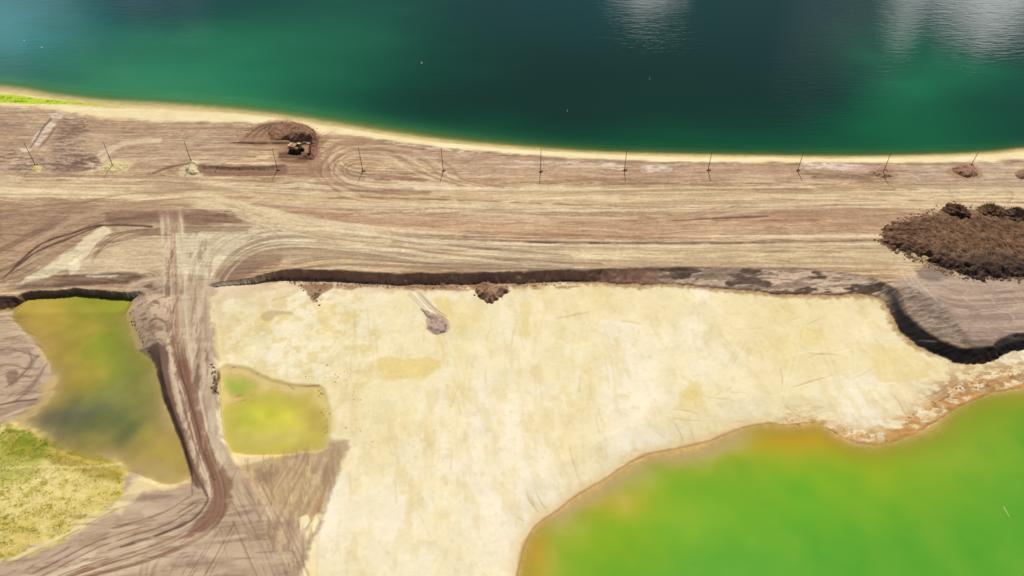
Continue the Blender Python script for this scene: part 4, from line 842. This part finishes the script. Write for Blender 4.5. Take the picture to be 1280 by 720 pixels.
# ------------------------------------------------------------------ excavator
ex, ey, ez = at_px(371, 189)
M_yel = mat('machine_paint', (186,142,84), rough=.5, spec=.4, noise=(1.2, (128,96,70))); M_blk = mat('track_rubber', (48,40,36), rough=.85, noise=(3, (90,72,58)))
M_drk = mat('dark_steel', (70,60,54), rough=.6, noise=(2, (96,80,68))); M_gls = mat('cab_glass', (40,46,50), rough=.08, spec=.8); M_cnt = mat('counterweight_paint', (232,204,152), rough=.5, spec=.4, noise=(1.5, (190,154,106))); M_steel = mat('bare_steel', (210,206,200), rough=.3, spec=.6)
EX = empty('excavator', (ex, ey, ez), math.radians(-18)); EX.scale = (1.12, 1.12, 1.12); tag(EX, 'yellow crawler excavator digging beside the brown soil mound', 'excavator')
def track(yc):
    prof = []
    for a in np.linspace(math.pi/2, 3*math.pi/2, 9): prof.append((-1.9+.5*math.cos(a), .5+.5*math.sin(a)))
    for a in np.linspace(-math.pi/2, math.pi/2, 9): prof.append((1.9+.5*math.cos(a), .5+.5*math.sin(a)))
    m_ = MB(); m_.prism(prof, yc-.3, yc+.3)
    for k_ in range(16): m_.box((-1.9+k_*.253, yc, 1.02), (.12, .64, .06)); m_.box((-1.9+k_*.253, yc, .0), (.12, .64, .06))
    t_ = link('track', m_.mesh('track'), M_blk, EX); w = MB()
    for k_ in (-1.9, 1.9): w.tube((k_, yc-.34, .5), (k_, yc+.34, .5), .34, .34, 14)
    for k_ in np.linspace(-1.2, 1.2, 5): w.tube((k_, yc-.33, .25), (k_, yc+.33, .25), .17, .17, 10)
    link('track_wheels', w.mesh('track_wheels'), M_drk, t_)
track(1.15); track(-1.15)
m_ = MB(); m_.box((0, 0, .65), (2.4, 1.7, .5), bev=.08); m_.tube((0, 0, .85), (0, 0, 1.15), .7, .7, 20); link('undercarriage', m_.mesh('undercarriage'), M_drk, EX)
m_ = MB(); m_.box((-.5, 0, 1.35), (3.8, 2.5, .35), bev=.06); m_.box((-1.0, .0, 1.95), (2.2, 2.45, .95), bev=.12); m_.box((.7, -.85, 1.75), (1.3, .8, .55), bev=.08); m_.tube((-.9, -.5, 2.4), (-.9, -.5, 2.85), .08, .08)
hs = link('upper_body', m_.mesh('upper_body'), M_yel, EX)
m_ = MB(); m_.box((-2.35, 0, 1.8), (.75, 2.5, 1.15), bev=.22); link('counterweight', m_.mesh('counterweight'), M_cnt, EX)
m_ = MB(); m_.box((.85, .82, 2.15), (1.5, .95, 1.6), bev=.12, taper=.9); cb_ = link('cab', m_.mesh('cab'), M_cnt, EX)
m_ = MB(); m_.box((1.56, .82, 2.35), (.04, .72, .9)); m_.box((.85, 1.27, 2.4), (1.1, .04, .75)); m_.box((.85, .37, 2.4), (1.1, .04, .75)); link('window', m_.mesh('window'), M_gls, cb_)
def beam(pts, w0, wy):
    m_ = MB(); n_ = len(pts); top = []; bot = []
    for i, (x, z, h_) in enumerate(pts): top.append((x, z+h_/2)); bot.append((x, z-h_/2))
    m_.prism(top+bot[::-1], -wy/2, wy/2); return m_
# boom rises to the front and bends down; stick and bucket below it
bmz = beam([(1.0,1.6,.55),(2.2,3.0,.75),(3.3,3.75,.8),(4.6,4.0,.6),(6.1,3.7,.42)], 0, .5); link('boom', bmz.mesh('boom'), M_yel, EX)
m_ = MB(); m_.prism([(5.7,4.5),(6.25,4.35),(6.35,3.6),(5.75,1.0),(5.45,1.0),(5.8,3.6)], -.2, .2); link('stick', m_.mesh('stick'), M_yel, EX)
m_ = MB(); m_.tube((1.7,.32,1.5), (3.2,.32,3.1), .11, .11); m_.tube((1.7,-.32,1.5), (3.2,-.32,3.1), .11, .11); m_.tube((3.3,0,4.3), (5.7,0,4.55), .1, .1); link('hydraulic_cylinder', m_.mesh('hydraulic_cylinder'), M_steel, EX)
m_ = MB(); m_.prism([(5.9,1.15),(5.5,1.1),(5.0,.55),(4.9,.0),(5.3,-.35),(5.9,-.3),(6.0,-.15),(5.4,-.1),(5.15,.15),(5.3,.5),(5.9,.75)], -.6, .6); m_.box((5.6,.6,.35), (.8,.05,.9)); m_.box((5.6,-.6,.35), (.8,.05,.9))
bk = link('bucket', m_.mesh('bucket'), M_drk, EX); m_ = MB()
for k_ in range(5): m_.box((6.08, -.5+k_*.25, -.22), (.28, .1, .08))
link('bucket_teeth', m_.mesh('bucket_teeth'), M_steel, bk)
# ------------------------------------------------------------------ floating things
M_buoy = mat('buoy_white', (250,250,245), rough=.4, spec=.4)
for (px, py, lab) in ((30,51.5,'small white buoy on the lake, leftmost of all'),(52,60,'small white buoy just right of the leftmost one'),(527,79,'lone white buoy in the left half of the dark middle water'),(812,99,'white buoy farthest right on the dark water'),(709,139,'white buoy nearest the beach in the middle of the lake')):
    x, y = P(px, py, WL_LAKE); x, y = float(x), float(y); bm = bmesh.new(); bmesh.ops.create_uvsphere(bm, u_segments=16, v_segments=10, radius=.42 if py < 90 else .22)
    for v in bm.verts: v.co.z *= .8
    m_ = MB(); m_.frombm(bm); root = empty('buoy', (x, y, WL_LAKE)); tag(root, lab, 'buoy', 'white buoys on the lake'); link('float_body', m_.mesh('float_body'), M_buoy, root)
    m_ = MB(); m_.tube((0,0,.2), (0,0,.62), .05, .04); m_.tube((0,0,.6), (0,0,.68), .09, .09); link('mooring_pin', m_.mesh('mooring_pin'), M_steel, root)
M_log = mat('bleached_wood', (226,220,150), noise=(3, (236,232,176)))
x0, y0 = P(1254, 633.5, WL_C); x1, y1 = P(1261.5, 646.5, WL_C)
m_ = MB(); cx, cy = (x0+x1)/2, (y0+y1)/2; L = [(0, (0,0,0))]
pr = None; dx, dy = x1-x0, y1-y0
for k_ in range(6):
    a = k_/6-.5; b = (k_+1)/6-.5; m_.tube((dx*a+.04*math.sin(k_*2), dy*a, .07), (dx*b+.04*math.sin(k_*2+2), dy*b, .07), .11-.008*k_, .11-.008*(k_+1), 8)
o = link('floating_branch', m_.mesh('floating_branch'), M_log); o.location = (float(cx), float(cy), WL_C); tag(o, 'thin pale bleached branch floating on the bright green pond', 'branch')
